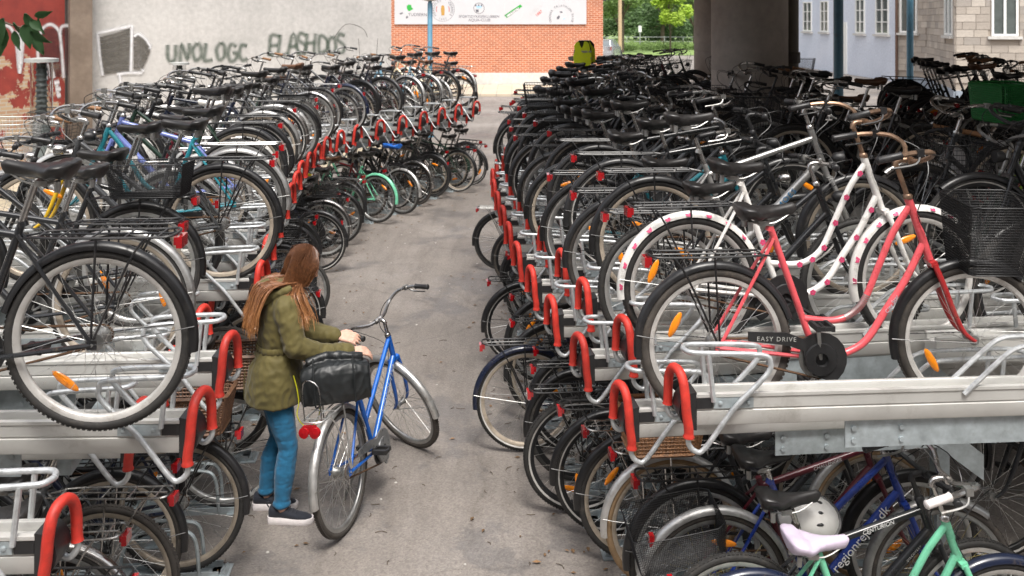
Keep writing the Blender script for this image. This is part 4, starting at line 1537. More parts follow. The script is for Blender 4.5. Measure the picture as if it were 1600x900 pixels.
wd = part('woodland', leaf_cloud(cl, 22000, .32, 20), M_LF[2], None, kind='stuff')
wd['label'] = 'dark green woodland edge behind the park trees'
cl = []
for k in range(46):
    cl.append(((5 + k * .5, rr_.uniform(88, 94), .35), (.8, .8, rr_.uniform(.3, .65))))
hg = part('hedge', leaf_cloud(cl, 12000, .10, 21), leaf_mat('hedge leaf', (0.18, 0.28, 0.07)), None)
tag(hg, 'low clipped hedge along the lawn behind the parked car', 'hedge')
fn = thing('park_fence', 'thin grey rail fence crossing the park behind the hedge', 'fence', T(4, 97, 0))
for k in range(14):
    obj('post', MB().box((k * 1.9, 0, .6), (.06, .06, 1.2)), MAT['galv'], fn)
for z in (.7, 1.15):
    obj('rail', MB().box((12.4, .05, z), (25, .03, .05)), MAT['galv'], fn)
pp = thing('wooden_post', 'pale brown wooden mast at the roadside right of the brick building', 'post', T(9.0, 80, 0))
obj('mast', MB().lathe([(.17, 0), (.15, 7)], 10), pmat('mast wood', (0.45, 0.33, 0.2), .8, 0, .2), pp)
sgn = thing('road_sign', 'small white sign on a thin grey post in the park', 'sign', T(12.4, 93, 0))
obj('post', MB().lathe([(.04, 0), (.04, 2.4)], 8), MAT['galv'], sgn)
obj('plate', MB().box((0, -.05, 2.0), (.32, .03, .6)), M_WHITE, sgn)
lp = thing('street_lamp', 'grey lamp post in the park beside the second column', 'street lamp', T(19.6, 90, 0))
obj('pole', MB().lathe([(.09, 0), (.06, 6)], 8), MAT['galv'], lp)
obj('lamp_head', MB().box((0, -.3, 6), (.2, .8, .12)), MAT['steel'], lp)

def car(x, y, rz, label):
    t = thing('parked_car', label, 'car', T(x, y, 0) @ RZ(rz))   # +x forwards
    body = pmat('silver car paint', (0.52, 0.53, 0.55), .25, .6, .03, 5, coat=.6)
    sec = [(-2.05, .78, .40, .74, .98), (-1.98, .82, .28, .80, 1.02), (-1.4, .86, .22, .86, 1.02), (0, .87, .20, .87, .98), (1.2, .86, .22, .84, .93), (1.9, .78, .28, .72, .80), (2.08, .6, .38, .55, .66)]
    rings = [[(x_, -a, zl), (x_, -b, (zl + zh) / 2 + .1), (x_, -b * .96, zh), (x_, b * .96, zh), (x_, b, (zl + zh) / 2 + .1), (x_, a, zl)] for x_, a, zl, b, zh in sec]
    obj('body', MB().loft(rings), body, t)
    cab = [(-1.95, .70, 1.0, .70, 1.02), (-1.72, .74, 1.0, .60, 1.40), (-1.2, .76, 1.0, .60, 1.48), (.0, .78, .97, .60, 1.46), (.35, .78, .96, .60, 1.38), (1.15, .76, .92, .72, .95)]
    obj('greenhouse', MB().loft([[(x_, -a, zl), (x_, -b, zh), (x_, b, zh), (x_, a, zl)] for x_, a, zl, b, zh in cab]), pmat('car glass', (0.16, 0.18, 0.19), .08, 0, .1), t)
    obj('roof', MB().loft([[(x_, -.61, z), (x_, .61, z), (x_, .58, z + .03), (x_, -.58, z + .03)] for x_, z in ((-1.75, 1.40), (-1.2, 1.485), (.0, 1.465), (.36, 1.385))]), body, t)
    for s in (-1, 1):
        obj('tail_light', MB().box((-1.99, s * .66, .84), (.12, .26, .26)), MAT['red_light'], t)
        for xx in (-1.3, 1.3):
            obj('wheel', MB().lathe([(.2, -.10), (.31, -.10), (.32, -.06), (.32, .06), (.31, .10), (.2, .10)], 20, 'y', (xx, s * .76, .32)), MAT['rubber'], t)
        obj('pillar', MB().tube([(-1.94, s * .70, 1.0), (-1.74, s * .61, 1.40)], .04, 6), body, t)
    obj('bumper', MB().box((-2.05, 0, .46), (.14, 1.56, .22)), body, t)
    obj('number_plate', MB().box((-2.08, 0, .72), (.02, .5, .11)), M_WHITE, t)
car(7.0, 71.0, radians(72), 'silver hatchback parked half hidden by the brick building')

# ---- overhanging twig, top left
tw = thing('tree_branch', 'dark green leafy twig hanging into the top left corner', 'branch', at(-12, 5, 3.05) if False else T(-1.72, 3.0, 2.98))
tb = MB().tube(cr([(-.25, 0, .12), (-.02, 0, .05), (.06, .01, .0), (.13, .01, -.04), (.20, .0, -.06)], 4), [.007 - .0003 * k for k in range(17)], 6)
obj('twig', tb, M_BARK, tw)
def leaf_mesh():
    mb = MB()
    n = 8
    rows = []
    for k in range(n + 1):
        t = k / n
        wdt = .030 * sin(pi * min(1, t ** .75)) * (1 - .25 * t) * (1 + .08 * (k % 2))
        rows.append([(t * .115, -wdt, .010 * abs(1) - .02 * t * t), (t * .115, 0, -.02 * t * t), (t * .115, wdt, .010 - .02 * t * t)])
    ids = [mb.ring(r) for r in rows]
    for a, b in zip(ids, ids[1:]):
        mb.f += [(a, a + 1, b + 1, b), (a + 1, a + 2, b + 2, b + 1)]
    return mb.mesh('leaf')
lm = leaf_mesh()
M_LEAFN = leaf_mat('near leaf', (0.035, 0.09, 0.03))
for (px, py, ang, sc, tilt) in ((8, 28, -100, .95, .4), (2, 40, -95, 1.1, -.2), (30, 20, -62, 1.05, .5), (38, 38, -75, .9, -.5), (22, 34, -55, .8, .9), (52, 24, 10, .62, .6), (55, 32, -40, .62, -.3), (48, 48, -35, .8, .5), (58, 28, -80, .6, .7), (46, 60, -60, .7, -.4), (34, 48, -80, .7, .2)):
    X, Z = (px - 800) / FPX * 3.0, CAM_H - (py - 30) / FPX * 3.0
    part('leaf', lm, M_LEAFN, tw, T(X + 1.72, rnd.uniform(-.05, .05), Z - 2.98) @ Matrix.Rotation(-radians(ang), 4, 'Y') @ RX(pi / 2 + tilt) @ Matrix.Scale(sc * .78, 4))

# ------------------------------------------------------------------ racks
build_rack(LEFT, -1, 'bicycle_rack', 'two-tier galvanised bicycle rack along the graffiti wall side of the aisle')
build_rack(RIGHT, 1, 'bicycle_rack', 'two-tier galvanised bicycle rack under the bridge columns')

# ------------------------------------------------------------------ filling the racks
TYPE = {'diamond': 'diamond-frame', 'step': 'step-through', 'swan': 'curved-frame', 'hybrid': 'sports', 'mono': 'single-tube'}
BWORD = {'front_wire': 'front wire basket', 'front_mesh': 'front mesh basket', 'front_wicker': 'front wicker basket', 'rear_wire': 'rear wire basket', 'rear_mesh': 'rear mesh basket',
         'rear_wicker': 'rear wicker basket', 'crate': 'green crate'}
FWORD = {'satin_black': 'black mudguards', 'alu': 'silver mudguards', 'chrome': 'chrome mudguards', 'white': 'white mudguards', 'dark green': 'green mudguards', 'navy blue': 'navy mudguards',
         'cream': 'cream mudguards', 'burgundy': 'burgundy mudguards', 'mint green': 'mint mudguards'}
def describe(kw):
    s = dict(DEF); s.update(kw)
    if s['basket']:
        b = s['basket'] if isinstance(s['basket'], str) else s['basket'][0]
        f = BWORD[b]
    elif s['saddle'] != 'saddle':
        f = {'saddle_brown': 'brown saddle', 'saddle_white': 'white saddle', 'saddle_lav': 'lavender saddle'}[s['saddle']]
    elif s['fender'] is None:
        f = 'no mudguards'
    else:
        f = FWORD.get(s['fender'], s['fender'] + ' mudguards')
    return f"{s['col']} {TYPE[s['frame']]} bicycle with {f}"
def whereabouts(row, i, upper):
    n = len(row.slots)
    k = i + 1
    w = ordinal(k) + ' from near end' if k <= (n + 1) // 2 else ordinal(n - k + 1) + ' from far end'
    return f"{'upper' if upper else 'floor'} tier, {row.name}, {w}"

def rand_spec(r, dark=False, cheerful=0.0):
    cols = ['black'] * (14 if dark else 8) + ['dark grey'] * 3 + ['dark green', 'navy blue', 'burgundy', 'grey'] * (1 if dark else 2)
    if not dark:
        cols += ['black', 'dark grey', 'black', 'silver', 'white', 'teal', 'light blue', 'red', 'cream', 'black', 'blue violet', 'dark green']
    c = r.choice(cols)
    ft = r.choice(['diamond', 'diamond', 'step', 'step', 'swan', 'hybrid', 'mono'])
    kw = dict(frame=ft, col=c)
    if ft == 'hybrid' and r.random() < .7:
        kw.update(fender=None, rack=None, bar='flat', sad='slim', guard=None, w=.022)
    else:
        kw['fender'] = r.choice(['satin_black'] * 4 + ['alu', 'alu', 'chrome'] + ([c] if c in ('white', 'cream', 'burgundy', 'dark green', 'navy blue', 'mint green') else ['satin_black']))
        if dark and r.random() < .8:
            kw['fender'] = 'satin_black'
        kw['bar'] = r.choice(['city', 'city', 'high', 'flat'])
        kw['guard'] = r.choice(['plastic', 'plastic', None, 'satin_black'])
        kw['full'] = r.random() < .3
        kw['rack'] = r.choice(['satin_black', 'satin_black', 'satin_black', 'chrome', None]) if not dark else r.choice(['satin_black', 'satin_black', 'satin_black', None])
        if r.random() < .22:
            kw['basket'] = r.choice(['front_wire', 'front_wire', 'front_wire' if dark else 'front_wicker', 'rear_wire'])
    kw['rim'] = r.choice(['alu', 'alu', 'rim_tan', 'rim_black'] if not dark else ['rim_black', 'rim_tan', 'alu', 'rim_black'])
    kw['tyre'] = r.choice(['rubber', 'rubber', 'rubber_dusty'])
    kw['stripe'] = r.random() < .4
    kw['saddle'] = r.choice(['saddle'] * 9 + ['saddle_brown'])
    kw['sadh'] = r.uniform(.92, 1.03)
    kw['barmat'] = r.choice(['chrome', 'chrome', 'plastic', 'steel'])
    kw['R'] = r.choice([.345, .345, .342, .335])
    kw['steer'] = r.uniform(-.2, .2)
    kw['ext'] = r.choice([0.0, 0.0, .05])
    kw['grip'] = r.choice(['plastic'] * 5 + ['cork'])
    return kw

G_UL = 'bicycles parked on the upper tier, graffiti side'
G_LL = 'bicycles parked on the floor tier, graffiti side'
G_UR = 'bicycles parked on the upper tier, column side'
G_LR = 'bicycles parked on the floor tier, column side'
G_OP = 'bicycles parked on the far face of the column-side rack'
SADDLES = {}
def put(row, i, upper, group, kw, label=None, **pl):
    M = place(row, i, upper, **pl)
    lab = label or (describe(kw) + ', ' + whereabouts(row, i, upper))
    if len(lab.split()) > 16:
        lab = lab.replace(' bicycle with', ' bicycle,')
    root, fr, s = bicycle(M, lab, group, **kw)
    SADDLES[(row.name, i, upper)] = (M, s)
    return root, fr, s

# ---- upper tier, graffiti side
UL = {
    1: dict(frame='diamond', col='black', rim='alu_pale', hi=True, spokes=36, rack='satin_black', fender='satin_black', guard=None, sad='wide', R=.346, w=.020, sadh=.99, tyre='rubber', barmat='plastic', steer=.05),
    4: dict(frame='diamond', col='black', rim='rim_tan', hi=True, spokes=36, stripe=True, rack='satin_black', fender='alu', sadh=1.0, tyre='rubber', bar='city'),
    5: dict(frame='step', col='black', rim='alu', fender='satin_black', rack='satin_black', sadh=1.0, bar='high', barmat='chrome'),
    6: dict(frame='step', col='black', rim='alu', fender='satin_black', basket='rear_mesh', sadh=.98),
    7: dict(frame='step', col='dark grey', rim='rim_tan', fender='satin_black', rack='satin_black', sadh=.95, fork='yellow'),
    8: dict(frame='hybrid', col='black', rim='rim_black', fender=None, rack=None, bar='flat', sad='slim', guard=None, sadh=1.06, w=.022, barmat='plastic'),
    9: dict(frame='swan', col='teal', rim='alu', fender='alu', rack='chrome', sadh=.96, bar='high'),
    10: dict(frame='step', col='white', rim='alu', fender='alu', rack='chrome', basket='front_wire', bar='high', grip='cork', bmat='alu_pale'),
    11: dict(frame='hybrid', col='blue violet', rim='alu', fender=None, rack=None, bar='flat', sad='slim', guard=None, sadh=1.05, w=.022),
    12: dict(frame='step', col='black', rim='rim_tan', fender='alu', rack='chrome', bar='high', basket='front_wire'),
    14: dict(frame='swan', col='burgundy', rim='alu', fender='alu', rack='chrome', bar='high'),
    16: dict(frame='diamond', col='white', rim='alu', fender='white', rack='chrome', bar='high', saddle='saddle_white'),
}
r_ = random.Random(21)
nL = len(LEFT.slots)
for i in range(nL):
    if i in (0, 2, 3, 5):
        continue
    kw = UL.get(i) or rand_spec(r_)
    if i > 22 and 'hi' in kw: kw.pop('hi')
    put(LEFT, i, True, G_UL, kw, dz=.035 if i == 1 else 0, dx=-.15 if i == 1 else 0, lean=r_.uniform(-.05, .05), inset=r_.uniform(.17, .36) if i != 1 else .32, yaw=r_.uniform(-.03, .03))
# ---- floor tier, graffiti side
LL = {
    0: dict(frame='step', col='black', fender='satin_black', rim='rim_tan', rack='satin_black'),
    1: dict(frame='diamond', col='black', fender='satin_black', rim='alu', hi=True, stripe=False, rack='satin_black', tyre='rubber'),
    2: dict(frame='step', col='burgundy', fender='chrome', rim='alu', hi=True, rack='chrome', tyre='rubber'),
    3: dict(frame='diamond', col='dark grey', fender=None, rim='rim_tan', rack='chrome', tyre='rubber_dusty', hi=True),
    4: dict(frame='step', col='black', fender='satin_black', rim='rim_tan', rack='satin_black', tyre='rubber_dusty'),
    5: dict(frame='diamond', col='navy blue', fender='satin_black', rim='rim_tan', rack='satin_black', basket='rear_wicker', hi=True),
    7: dict(frame='step', col='black', fender='satin_black', rim='alu', rack='satin_black', basket='rear_wicker'),
    17: dict(frame='hybrid', col='bright blue', fender=None, rack=None, bar='flat', sad='slim', guard=None, saddle='saddle_white'),
    27: dict(frame='step', col='dark green', fender='satin_black', rim='alu'),
    31: dict(frame='swan', col='mint green', fender='mint green', rim='alu', rack=None),
}
r_ = random.Random(33)
for i in range(nL):
    kw = LL.get(i) or rand_spec(r_, dark=(i < 24 or r_.random() < .4))
    if i < 5: ins = [.50, .56, .58, .55, .50][i] - (.2 if i % 2 == 0 else 0)
    elif i == 7: ins = .18
    elif i < 12: ins = .34 + r_.uniform(-.08, .08)
    else: ins = .12 + r_.uniform(-.14, .12) - (.12 if i % 2 == 0 else 0)
    put(LEFT, i, False, G_LL, kw, lean=r_.uniform(-.07, .07), inset=ins, yaw=r_.uniform(-.06, .06))

# ---- upper tier, column side
nR = len(RIGHT.slots)
UR = {
    3: dict(frame='step', sadh=.86, bar='flat', col='black', rim='alu', fender=None, rack='satin_black', tyre='rubber', hi=True),
    4: dict(frame='hybrid', ext=.09, tall=.11, col='silver', rim='rim_tan', hi=True, fender='satin_black', rack='satin_black', guard=None, sad='slim', sadh=1.03, bar='flat', tyre='rubber', spokes=32, R=.345, barmat='chrome'),
    5: dict(frame='step', sadh=.90, bar='flat', barmat='plastic', col='black', rim='alu', hi=True, fender='satin_black', rack='satin_black', tyre='rubber_dusty'),
    6: dict(frame='diamond', sadh=.93, bar='flat', barmat='plastic', col='black', rim='rim_black', stripe=True, hi=True, fender='satin_black', rack='satin_black'),
    7: dict(frame='step', col='teal', rim='alu', stripe=True, fender='satin_black', rack='satin_black'),
    8: dict(frame='diamond', col='dark grey', rim='rim_black', fender='satin_black', basket='front_wire'),
    9: dict(frame='hybrid', col='dark grey', rim='rim_tan', fender='satin_black', rack=None, bar='flat', sadh=1.05),
}
r_ = random.Random(55)
pink = put(RIGHT, 1, True, G_UR, dict(frame='swan', ext=.09, tall=.12, col='pink red', fork='red', R=.34, w=.024, rim='alu_pale', tyre='rubber_dusty', hi=True, spokes=36, fender='satin_black', guard='plastic', crank=1.45,
           rack='satin_black', bar='high', barmat='copper_bar', basket='front_mesh', sadh=.93, light=False, steer=-.10, refl=True),
           'faded pink red curved-frame bicycle with black front mesh basket on the nearest loaded upper tray', inset=.38, lean=.0, dx=-.08, dz=-.03, yaw=-.04)
dot = put(RIGHT, 2, True, G_UR, dict(frame='swan', ext=.09, tall=.10, col='white', R=.342, w=.022, rim='alu_pale', tyre='rubber', hi=True, spokes=36, fender='white', guard='plastic', rack='satin_black', bar='high', barmat='copper_bar',
          grip='plastic', sadh=.92, light=False, steer=.06),
          'white curved-frame bicycle with pink flower dots on frame and mudguards behind the pink red one', inset=.31, lean=.0, dz=-.06)
for i in range(3, nR):
    kw = UR.get(i) or rand_spec(r_, dark=True)
    if i == 4:
        silver = put(RIGHT, i, True, G_UR, kw, 'silver sports bicycle with blue letters on its down tube, upper tier by the columns', inset=.37)
        continue
    put(RIGHT, i, True, G_UR, kw, lean=r_.uniform(-.05, .05), inset=.38 + r_.uniform(-.05, .06), yaw=r_.uniform(-.04, .04))

# ---- floor tier, column side: the nearest ones stand at their own places
def floor_bike(x, y, ang, kw, label, lean=0.0, z=.006):
    M = T(x, y, z) @ RZ(ang) @ RX(lean)
    return (M,) + bicycle(M, label, G_LR, **kw)
mint = floor_bike(.98, 3.93, .10, dict(frame='swan', col='mint green', rim='alu', hi=True, fender='navy blue', fork='mint green', saddle='saddle_lav', sadh=.80, bar='high', grip='grip_white', rack=None, guard=None, steer=.0, R=.335, light=False),
                  'mint green bicycle with lavender saddle and white grips in the near corner')
cent = floor_bike(.96, 4.14, .09, dict(frame='hybrid', col='black', rim='alu', hi=True, fender=None, rack=None, guard=None, saddle='saddle', sad='slim', sadh=.90, bar='flat', barmat='plastic', light=False, R=.33, steer=.08),
                  'black sports bicycle with white lettering beside the mint green one', z=-.01)
regi = floor_bike(.93, 4.40, .09, dict(frame='step', tall=.06, col='royal blue', rim='alu', hi=True, fender='alu', rack=None, guard=None, sadh=.93, bar='city', light=False, steer=-.05, spoke='brass', tyre='rubber_dusty'),
                  'royal blue bicycle with white web address lettering and silver mudguards')
chal = floor_bike(.90, 4.66, .09, dict(frame='hybrid', col='burgundy', rim='alu', hi=True, fender='satin_black', rack='satin_black', basket='rear_mesh', bM=T(.0, -.20, -.20) @ RY(-.16) @ RX(.12), guard=None, sadh=.92, bar='flat', light=False),
                  'dark red bicycle with white lettering and black mesh basket over its rear wheel')
wick = floor_bike(.82, 4.95, .09, dict(frame='diamond', col='black', rim='rim_tan', hi=True, tyre='gum', fender='alu', rack='chrome', basket='rear_wicker', bmat='wicker_pale', guard=None, sadh=.97),
                  'black bicycle with tan wicker rear basket and silver mudguards beside the mesh basket')
floor_bike(.70, 5.22, .09, dict(frame='step', col='dark grey', rim='rim_tan', hi=True, fender='satin_black', rack='chrome', guard='plastic', sadh=.95), 'dark grey bicycle with chrome carrier under the nearest red grips')
floor_bike(.58, 5.50, .09, dict(frame='diamond', col='black', rim='rim_black', stripe=True, hi=True, fender='satin_black', rack='satin_black'), 'black bicycle with white tyre stripe and mudguards left of the chrome carrier')
floor_bike(.41, 5.74, .09, dict(frame='step', col='black', rim='rim_black', stripe=True, hi=True, fender=None, rack='satin_black', tyre='rubber', w=.023), 'black bicycle without mudguards whose white-striped wheel stands out in the aisle')
floor_bike(.44, 6.12, .09, dict(frame='diamond', col='dark grey', rim='rim_black', fender='satin_black', rack='satin_black'), 'dark bicycle set back behind the bare white-striped wheel', -.04)
floor_bike(.46, 6.50, .09, dict(frame='step', col='black', rim='rim_black', stripe=True, hi=True, fender='satin_black', rack='satin_black'), 'black bicycle with orange spoke reflector right of the navy mudguard', .03)
floor_bike(.10, 6.55, .09, dict(frame='diamond', col='navy blue', rim='rim_tan', hi=True, fender='navy blue', rack='satin_black', stripe=True), 'navy bicycle with tan rims and navy mudguard standing out in the aisle', -.02)
floor_bike(.30, 7.10, .18, dict(frame='step', col='black', rim='rim_tan', fender='satin_black', rack='satin_black'), 'black bicycle hidden behind the navy mudguard bicycle')
floor_bike(.30, 7.75, .16, dict(frame='diamond', col='black', rim='alu', fender='satin_black', rack='satin_black'), 'black bicycle between the navy one and the thick black mudguard one')
floor_bike(.10, 8.20, .14, dict(frame='step', col='dark grey', rim='rim_black', stripe=True, fender='satin_black', rack='satin_black', guard='plastic'), 'dark bicycle with thick black mudguard in mid aisle below the red grips', .04)
r_ = random.Random(77)
for i in range(15, nR):
    if i == 21:
        continue
    ins = .30 + r_.uniform(-.1, .15)
    put(RIGHT, i, False, G_LR, rand_spec(r_, dark=True), lean=r_.uniform(-.06, .06), inset=ins, yaw=r_.uniform(-.06, .06))
floor_bike(-.10, 11.25, .0, dict(frame='step', col='black', rim='rim_black', fender='satin_black', rack='steel', guard=None, R=.345), 'black bicycle sticking out alone into the aisle with its whole rear wheel', .02)

# ---- far face of the column-side rack, and one more rack behind it: only their upper tiers show
def clear_of_posts(p, t, ds, rad):
    return not any((Vector((cx, cy, 0)) - (p + t * dd)).length < rad for cx, cy in ((2.72, 11.0), (3.68, 17.0), (3.25, 11.15), (6.8, 20.0), (4.62, 6.95), (3.5, 6.85)) for dd in ds)
r_ = random.Random(91)
def far_bike(i, off, facing, n, word, seat):
    e, t, hi, tg, p = RIGHT.slots[i]
    q = p + tg * .17
    h = atan2(t.y, t.x) + (pi if facing < 0 else 0) + r_.uniform(-.03, .03)
    base = HI_B['R'] if i % 2 else LO_B['R']
    o = q + t * off
    upper_tray(T(o.x, o.y, base) @ RZ(h), 1, f'upper rack tray of the {word}, in the shade, {ordinal(n)} along')
    b_ = o + t * (.37 if facing > 0 else -.37)
    kw = rand_spec(r_, dark=True)
    kw['bar'] = r_.choice(['city', 'high', 'high', 'flat'])
    kw['sadh'] = seat
    lab = describe(kw) + f', {word}, ' + ordinal(n) + ' along'
    bicycle(T(b_.x, b_.y, base + .09) @ RZ(h) @ RX(r_.uniform(-.05, .05)), lab, G_OP, **kw)
n_ = 0
for i in range(1, nR - 2):
    e, t, hi, tg, p = RIGHT.slots[i]
    if clear_of_posts(p, t, (1.6, 1.9, 2.2, 2.6, 3.0, 3.4, 3.6), .60):
        n_ += 1
        far_bike(i, 3.67, -1, n_, 'far rack face', r_.uniform(.93, 1.05))
n_ = 0
for i in range(9, nR - 4, 2):
    e, t, hi, tg, p = RIGHT.slots[i]
    if clear_of_posts(p, t, (4.6, 5.0, 5.4, 5.8, 6.2, 6.6), .50):
        n_ += 1
        far_bike(i, 4.45, 1, n_, 'rearmost rack', r_.uniform(.95, 1.08))
for word, off, tt, rng in (('far face of the column-side rack', 3.67, (3.1,), range(0, nR - 2)), ('rearmost rack beyond the columns', 4.45, (5.0, 6.3), range(8, nR - 3))):
    rk = thing('bicycle_rack', 'galvanised frame carrying the dark trays of the ' + word, 'bicycle rack', T(0, 0, 0))
    for d_ in tt:
        rings = []
        for i in rng:
            e, t, hi, tg, p = RIGHT.slots[i]
            q = p + t * d_
            rings.append([(q.x + t.x * a_, q.y + t.y * a_, LO_B['R'] - .06 + c_) for a_, c_ in ((-.03, -.042), (.03, -.042), (.03, .042), (-.03, .042))])
        obj('beam', MB().loft(rings), MAT['galv_sheet'], rk)
        for i in rng:
            if i % 6 == 2:
                q = RIGHT.slots[i][4] + RIGHT.slots[i][1] * d_
                obj('post', MB().box((q.x, q.y, .49), (.07, .07, .98)), MAT['galv_sheet'], rk)
bicycle(T(4.62, 6.95, HI_CON) @ RZ(pi + .10), 'lime green bicycle carrying a green plastic crate, far rack face near the frame edge', G_OP, frame='step', col='lime green', rim='rim_tan', fender='satin_black', basket='crate', rack='satin_black', bar='city')
for i in range(1, 9, 2):
    t = RIGHT.slots[i][1]
    p = RIGHT.slots[i][4] + t * 3.25
    kw = rand_spec(r_, dark=True)
    if i == 1: kw.update(basket='front_mesh', rim='alu', tyre='rubber_dusty')
    M = T(p.x, p.y, .03) @ RZ(atan2(t.y, t.x) + pi) @ RX(r_.uniform(-.05, .05))
    bicycle(M, describe(kw) + ', floor tier, far rack face, ' + ordinal((i + 1) // 2) + ' along', G_OP, **kw)

# ------------------------------------------------------------------ lettering and marks on the hero bicycles
def on_tube(fr, a, b, r, frac, s, size, mat, side=-1, spacing=1.0, lift=.0012, shear=0.0, up=True):
    a, b = Vector(a), Vector(b)
    d = (b - a).normalized()
    n = Vector((0, side, 0))
    o = a + (b - a) * frac + n * (r + lift)
    part('lettering', text_mesh(s, size, .0004, 'CENTER', spacing, shear), mat, fr, basis(o, d if side < 0 else -d, n))
M_LW = pmat('white lettering', (0.75, 0.75, 0.74), .5, 0, .05)
M_LB = pmat('blue lettering', (0.02, 0.15, 0.32), .5, 0, .1)
M_LS = pmat('silver lettering', (0.55, 0.62, 0.68), .4, .3, .1)
M_LG = pmat('grey lettering', (0.42, 0.42, 0.40), .5, .2, .1)
# chain guard print on the pink bicycle
part('lettering', text_mesh('EASY DRIVE', .028, .0004, 'CENTER', 1.25), M_LG, pink[2]['_guard'], basis((.255, -.0668, .378), (1, 0, -.04), (0, -1, 0)))
PT, PB_, PS = frame_pts(.09, .12)
on_tube(pink[1], (.69, 0, .345), PB_, .0165, .40, 'City Star', .026, M_LS)
rings_ = MB()
PU = Vector((.625 + .0495, 0, .515))
q = cr([PU + (PT - PU) * .2, PU, (.601, 0, .452), (.518, 0, .434), (.42, 0, .43)], 12)
for k in range(18):
    p0, p1 = q[8 + k], q[9 + k]
    rings_.tube([p0 + (p1 - p0) * .2, p0 + (p1 - p0) * .8], .0172, 9)
obj('wound_cable', rings_, MAT['steel'], pink[1])
# flower dots on the white bicycle
M_DOT = pmat('pink flower print', (0.62, 0.07, 0.17), .5, 0, .15)
def flower():
    mb = MB()
    for k in range(5):
        a = 2 * pi * k / 5
        i = mb.ring([(.0085 * cos(a) + .0075 * cos(t), 0, .0085 * sin(a) + .0075 * sin(t)) for t in [2 * pi * j / 8 for j in range(8)]])
        mb.f.append(tuple(range(i, i + 8)))
        mb.v[i:i + 8] = [(v[0], v[1] - .0002 * k, v[2]) for v in mb.v[i:i + 8]]
    return mb.mesh('flower_mark', False)
fl = flower()
def dotat(par, p, sc=1.0, y=-.0172):
    part('flower_mark', fl, M_DOT, par, T(p[0], y, p[2]) @ RY(rnd.uniform(0, 6)) @ Matrix.Diagonal((sc, 1, sc, 1)))
WT, WB_, WS = frame_pts(.09, .10)
WL, WU = Vector((.69, 0, .345)), Vector((.6745, 0, .515))
for path, r in (([WB_ + (WT - WB_) * .12, WL + (WB_ - WL) * .66, WL + (WB_ - WL) * .33, WL, (.602, 0, .292), (.529, 0, .281), BB], .0168), ([WT + (WB_ - WT) * .14, WU + (WT - WU) * .66, WU + (WT - WU) * .33, WU, (.601, 0, .452), (.518, 0, .434), BB + (WS - BB) * .30], .0158), ([BB, WS], .0158)):
    q = cr(path, 6)
    for k in range(3, len(q) - 1, 5):
        dotat(dot[1], q[k], 1.0, -(r + .0012))
mgs = [c for c in dot[0].children if c.name.startswith('mudguard')]
for mg, angs in ((mgs[0], range(25, 188, 17)), (mgs[1], range(60, 196, 17))):
    for k, a in enumerate(angs):
        # on the crown and on the near cheek of the guard
        e = .338 + .012
        M1 = RY(-radians(a)) @ T(e + .0085, -.0175, 0) @ RZ(radians(35)) @ RX(0)
        part('flower_mark', fl, M_DOT, mg, RY(-radians(a)) @ T(e + .0035, -.0235, 0) @ RZ(radians(52)) @ Matrix.Diagonal((1.0, 1, 1.0, 1)))
# silver bicycle
ST_, SB_, SS_ = frame_pts(.09, .11)
on_tube(silver[1], BB, SB_ + (ST_ - SB_) * .2, .023, .58, 'MOES', .045, M_LB, spacing=1.3)
on_tube(silver[1], BB + (SS_ - BB) * .80, ST_ + (SB_ - ST_) * .25, .0165, .25, 'DIETER', .02, M_LB, spacing=1.2)
# front floor bicycles
RT_, RB_, RS_ = frame_pts(0, .06)
on_tube(regi[2], BB, RB_ + (RT_ - RB_) * .10, .0185, .55, 'regionrejser.dk', .062, M_LW)
on_tube(cent[2], BB + (STT - BB) * .80, HTT + (HTB - HTT) * .25, .0165, .60, 'CENTURION', .026, M_LW, shear=.2)
on_tube(cent[2], BB, HTB + (HTT - HTB) * .2, .023, .80, 'DISCOVERY', .014, M_LG, spacing=1.3)
on_tube(chal[2], BB, HTB + (HTT - HTB) * .2, .023, .70, 'CENTURION', .042, M_LW, shear=.1)
on_tube(chal[2], BB + (STT - BB) * .80, HTT + (HTB - HTT) * .25, .0165, .62, 'CHALLENGER', .024, M_LW, shear=.2)

# ------------------------------------------------------------------ the woman's blue bicycle in the aisle
BL = T(-.955, 5.52, 0) @ RZ(radians(90 - 15)) @ RX(radians(-5.5))
blue, bfr, bs = bicycle(BL, 'bright blue step-through bicycle standing in the aisle with its handlebar turned', None, frame='step', col='bright blue', rim='alu', hi=True, spokes=36, fender='alu', rack='alu', tyre='rubber_dusty',
                        bar='city', barmat='chrome', guard='grey', sadh=.87, light=False, steer=radians(64), crank=.35, kick='down', refl=False)
on_tube(bfr, BB, HTB + (HTT - HTB) * .10, .0185, .62, 'MOSQUITO', .062, M_LS, shear=.15)
# wire bracket of the carrier
obj('carrier_bracket', MB().tube(cr([(-.27, -.05, .745), (-.275, -.05, .93), (-.275, .04, .95), (-.27, .05, .745)], 4), .004, 6), MAT['chrome'], blue)
lt = MB()
for s in (-1, 1):
    lt.lathe([(.0, -.012), (.03, -.008), (.032, .012), (.02, .016)], 12, 'x', (-.322, s * .032, .70))
obj('rear_reflector', lt, MAT['red_light'], blue)

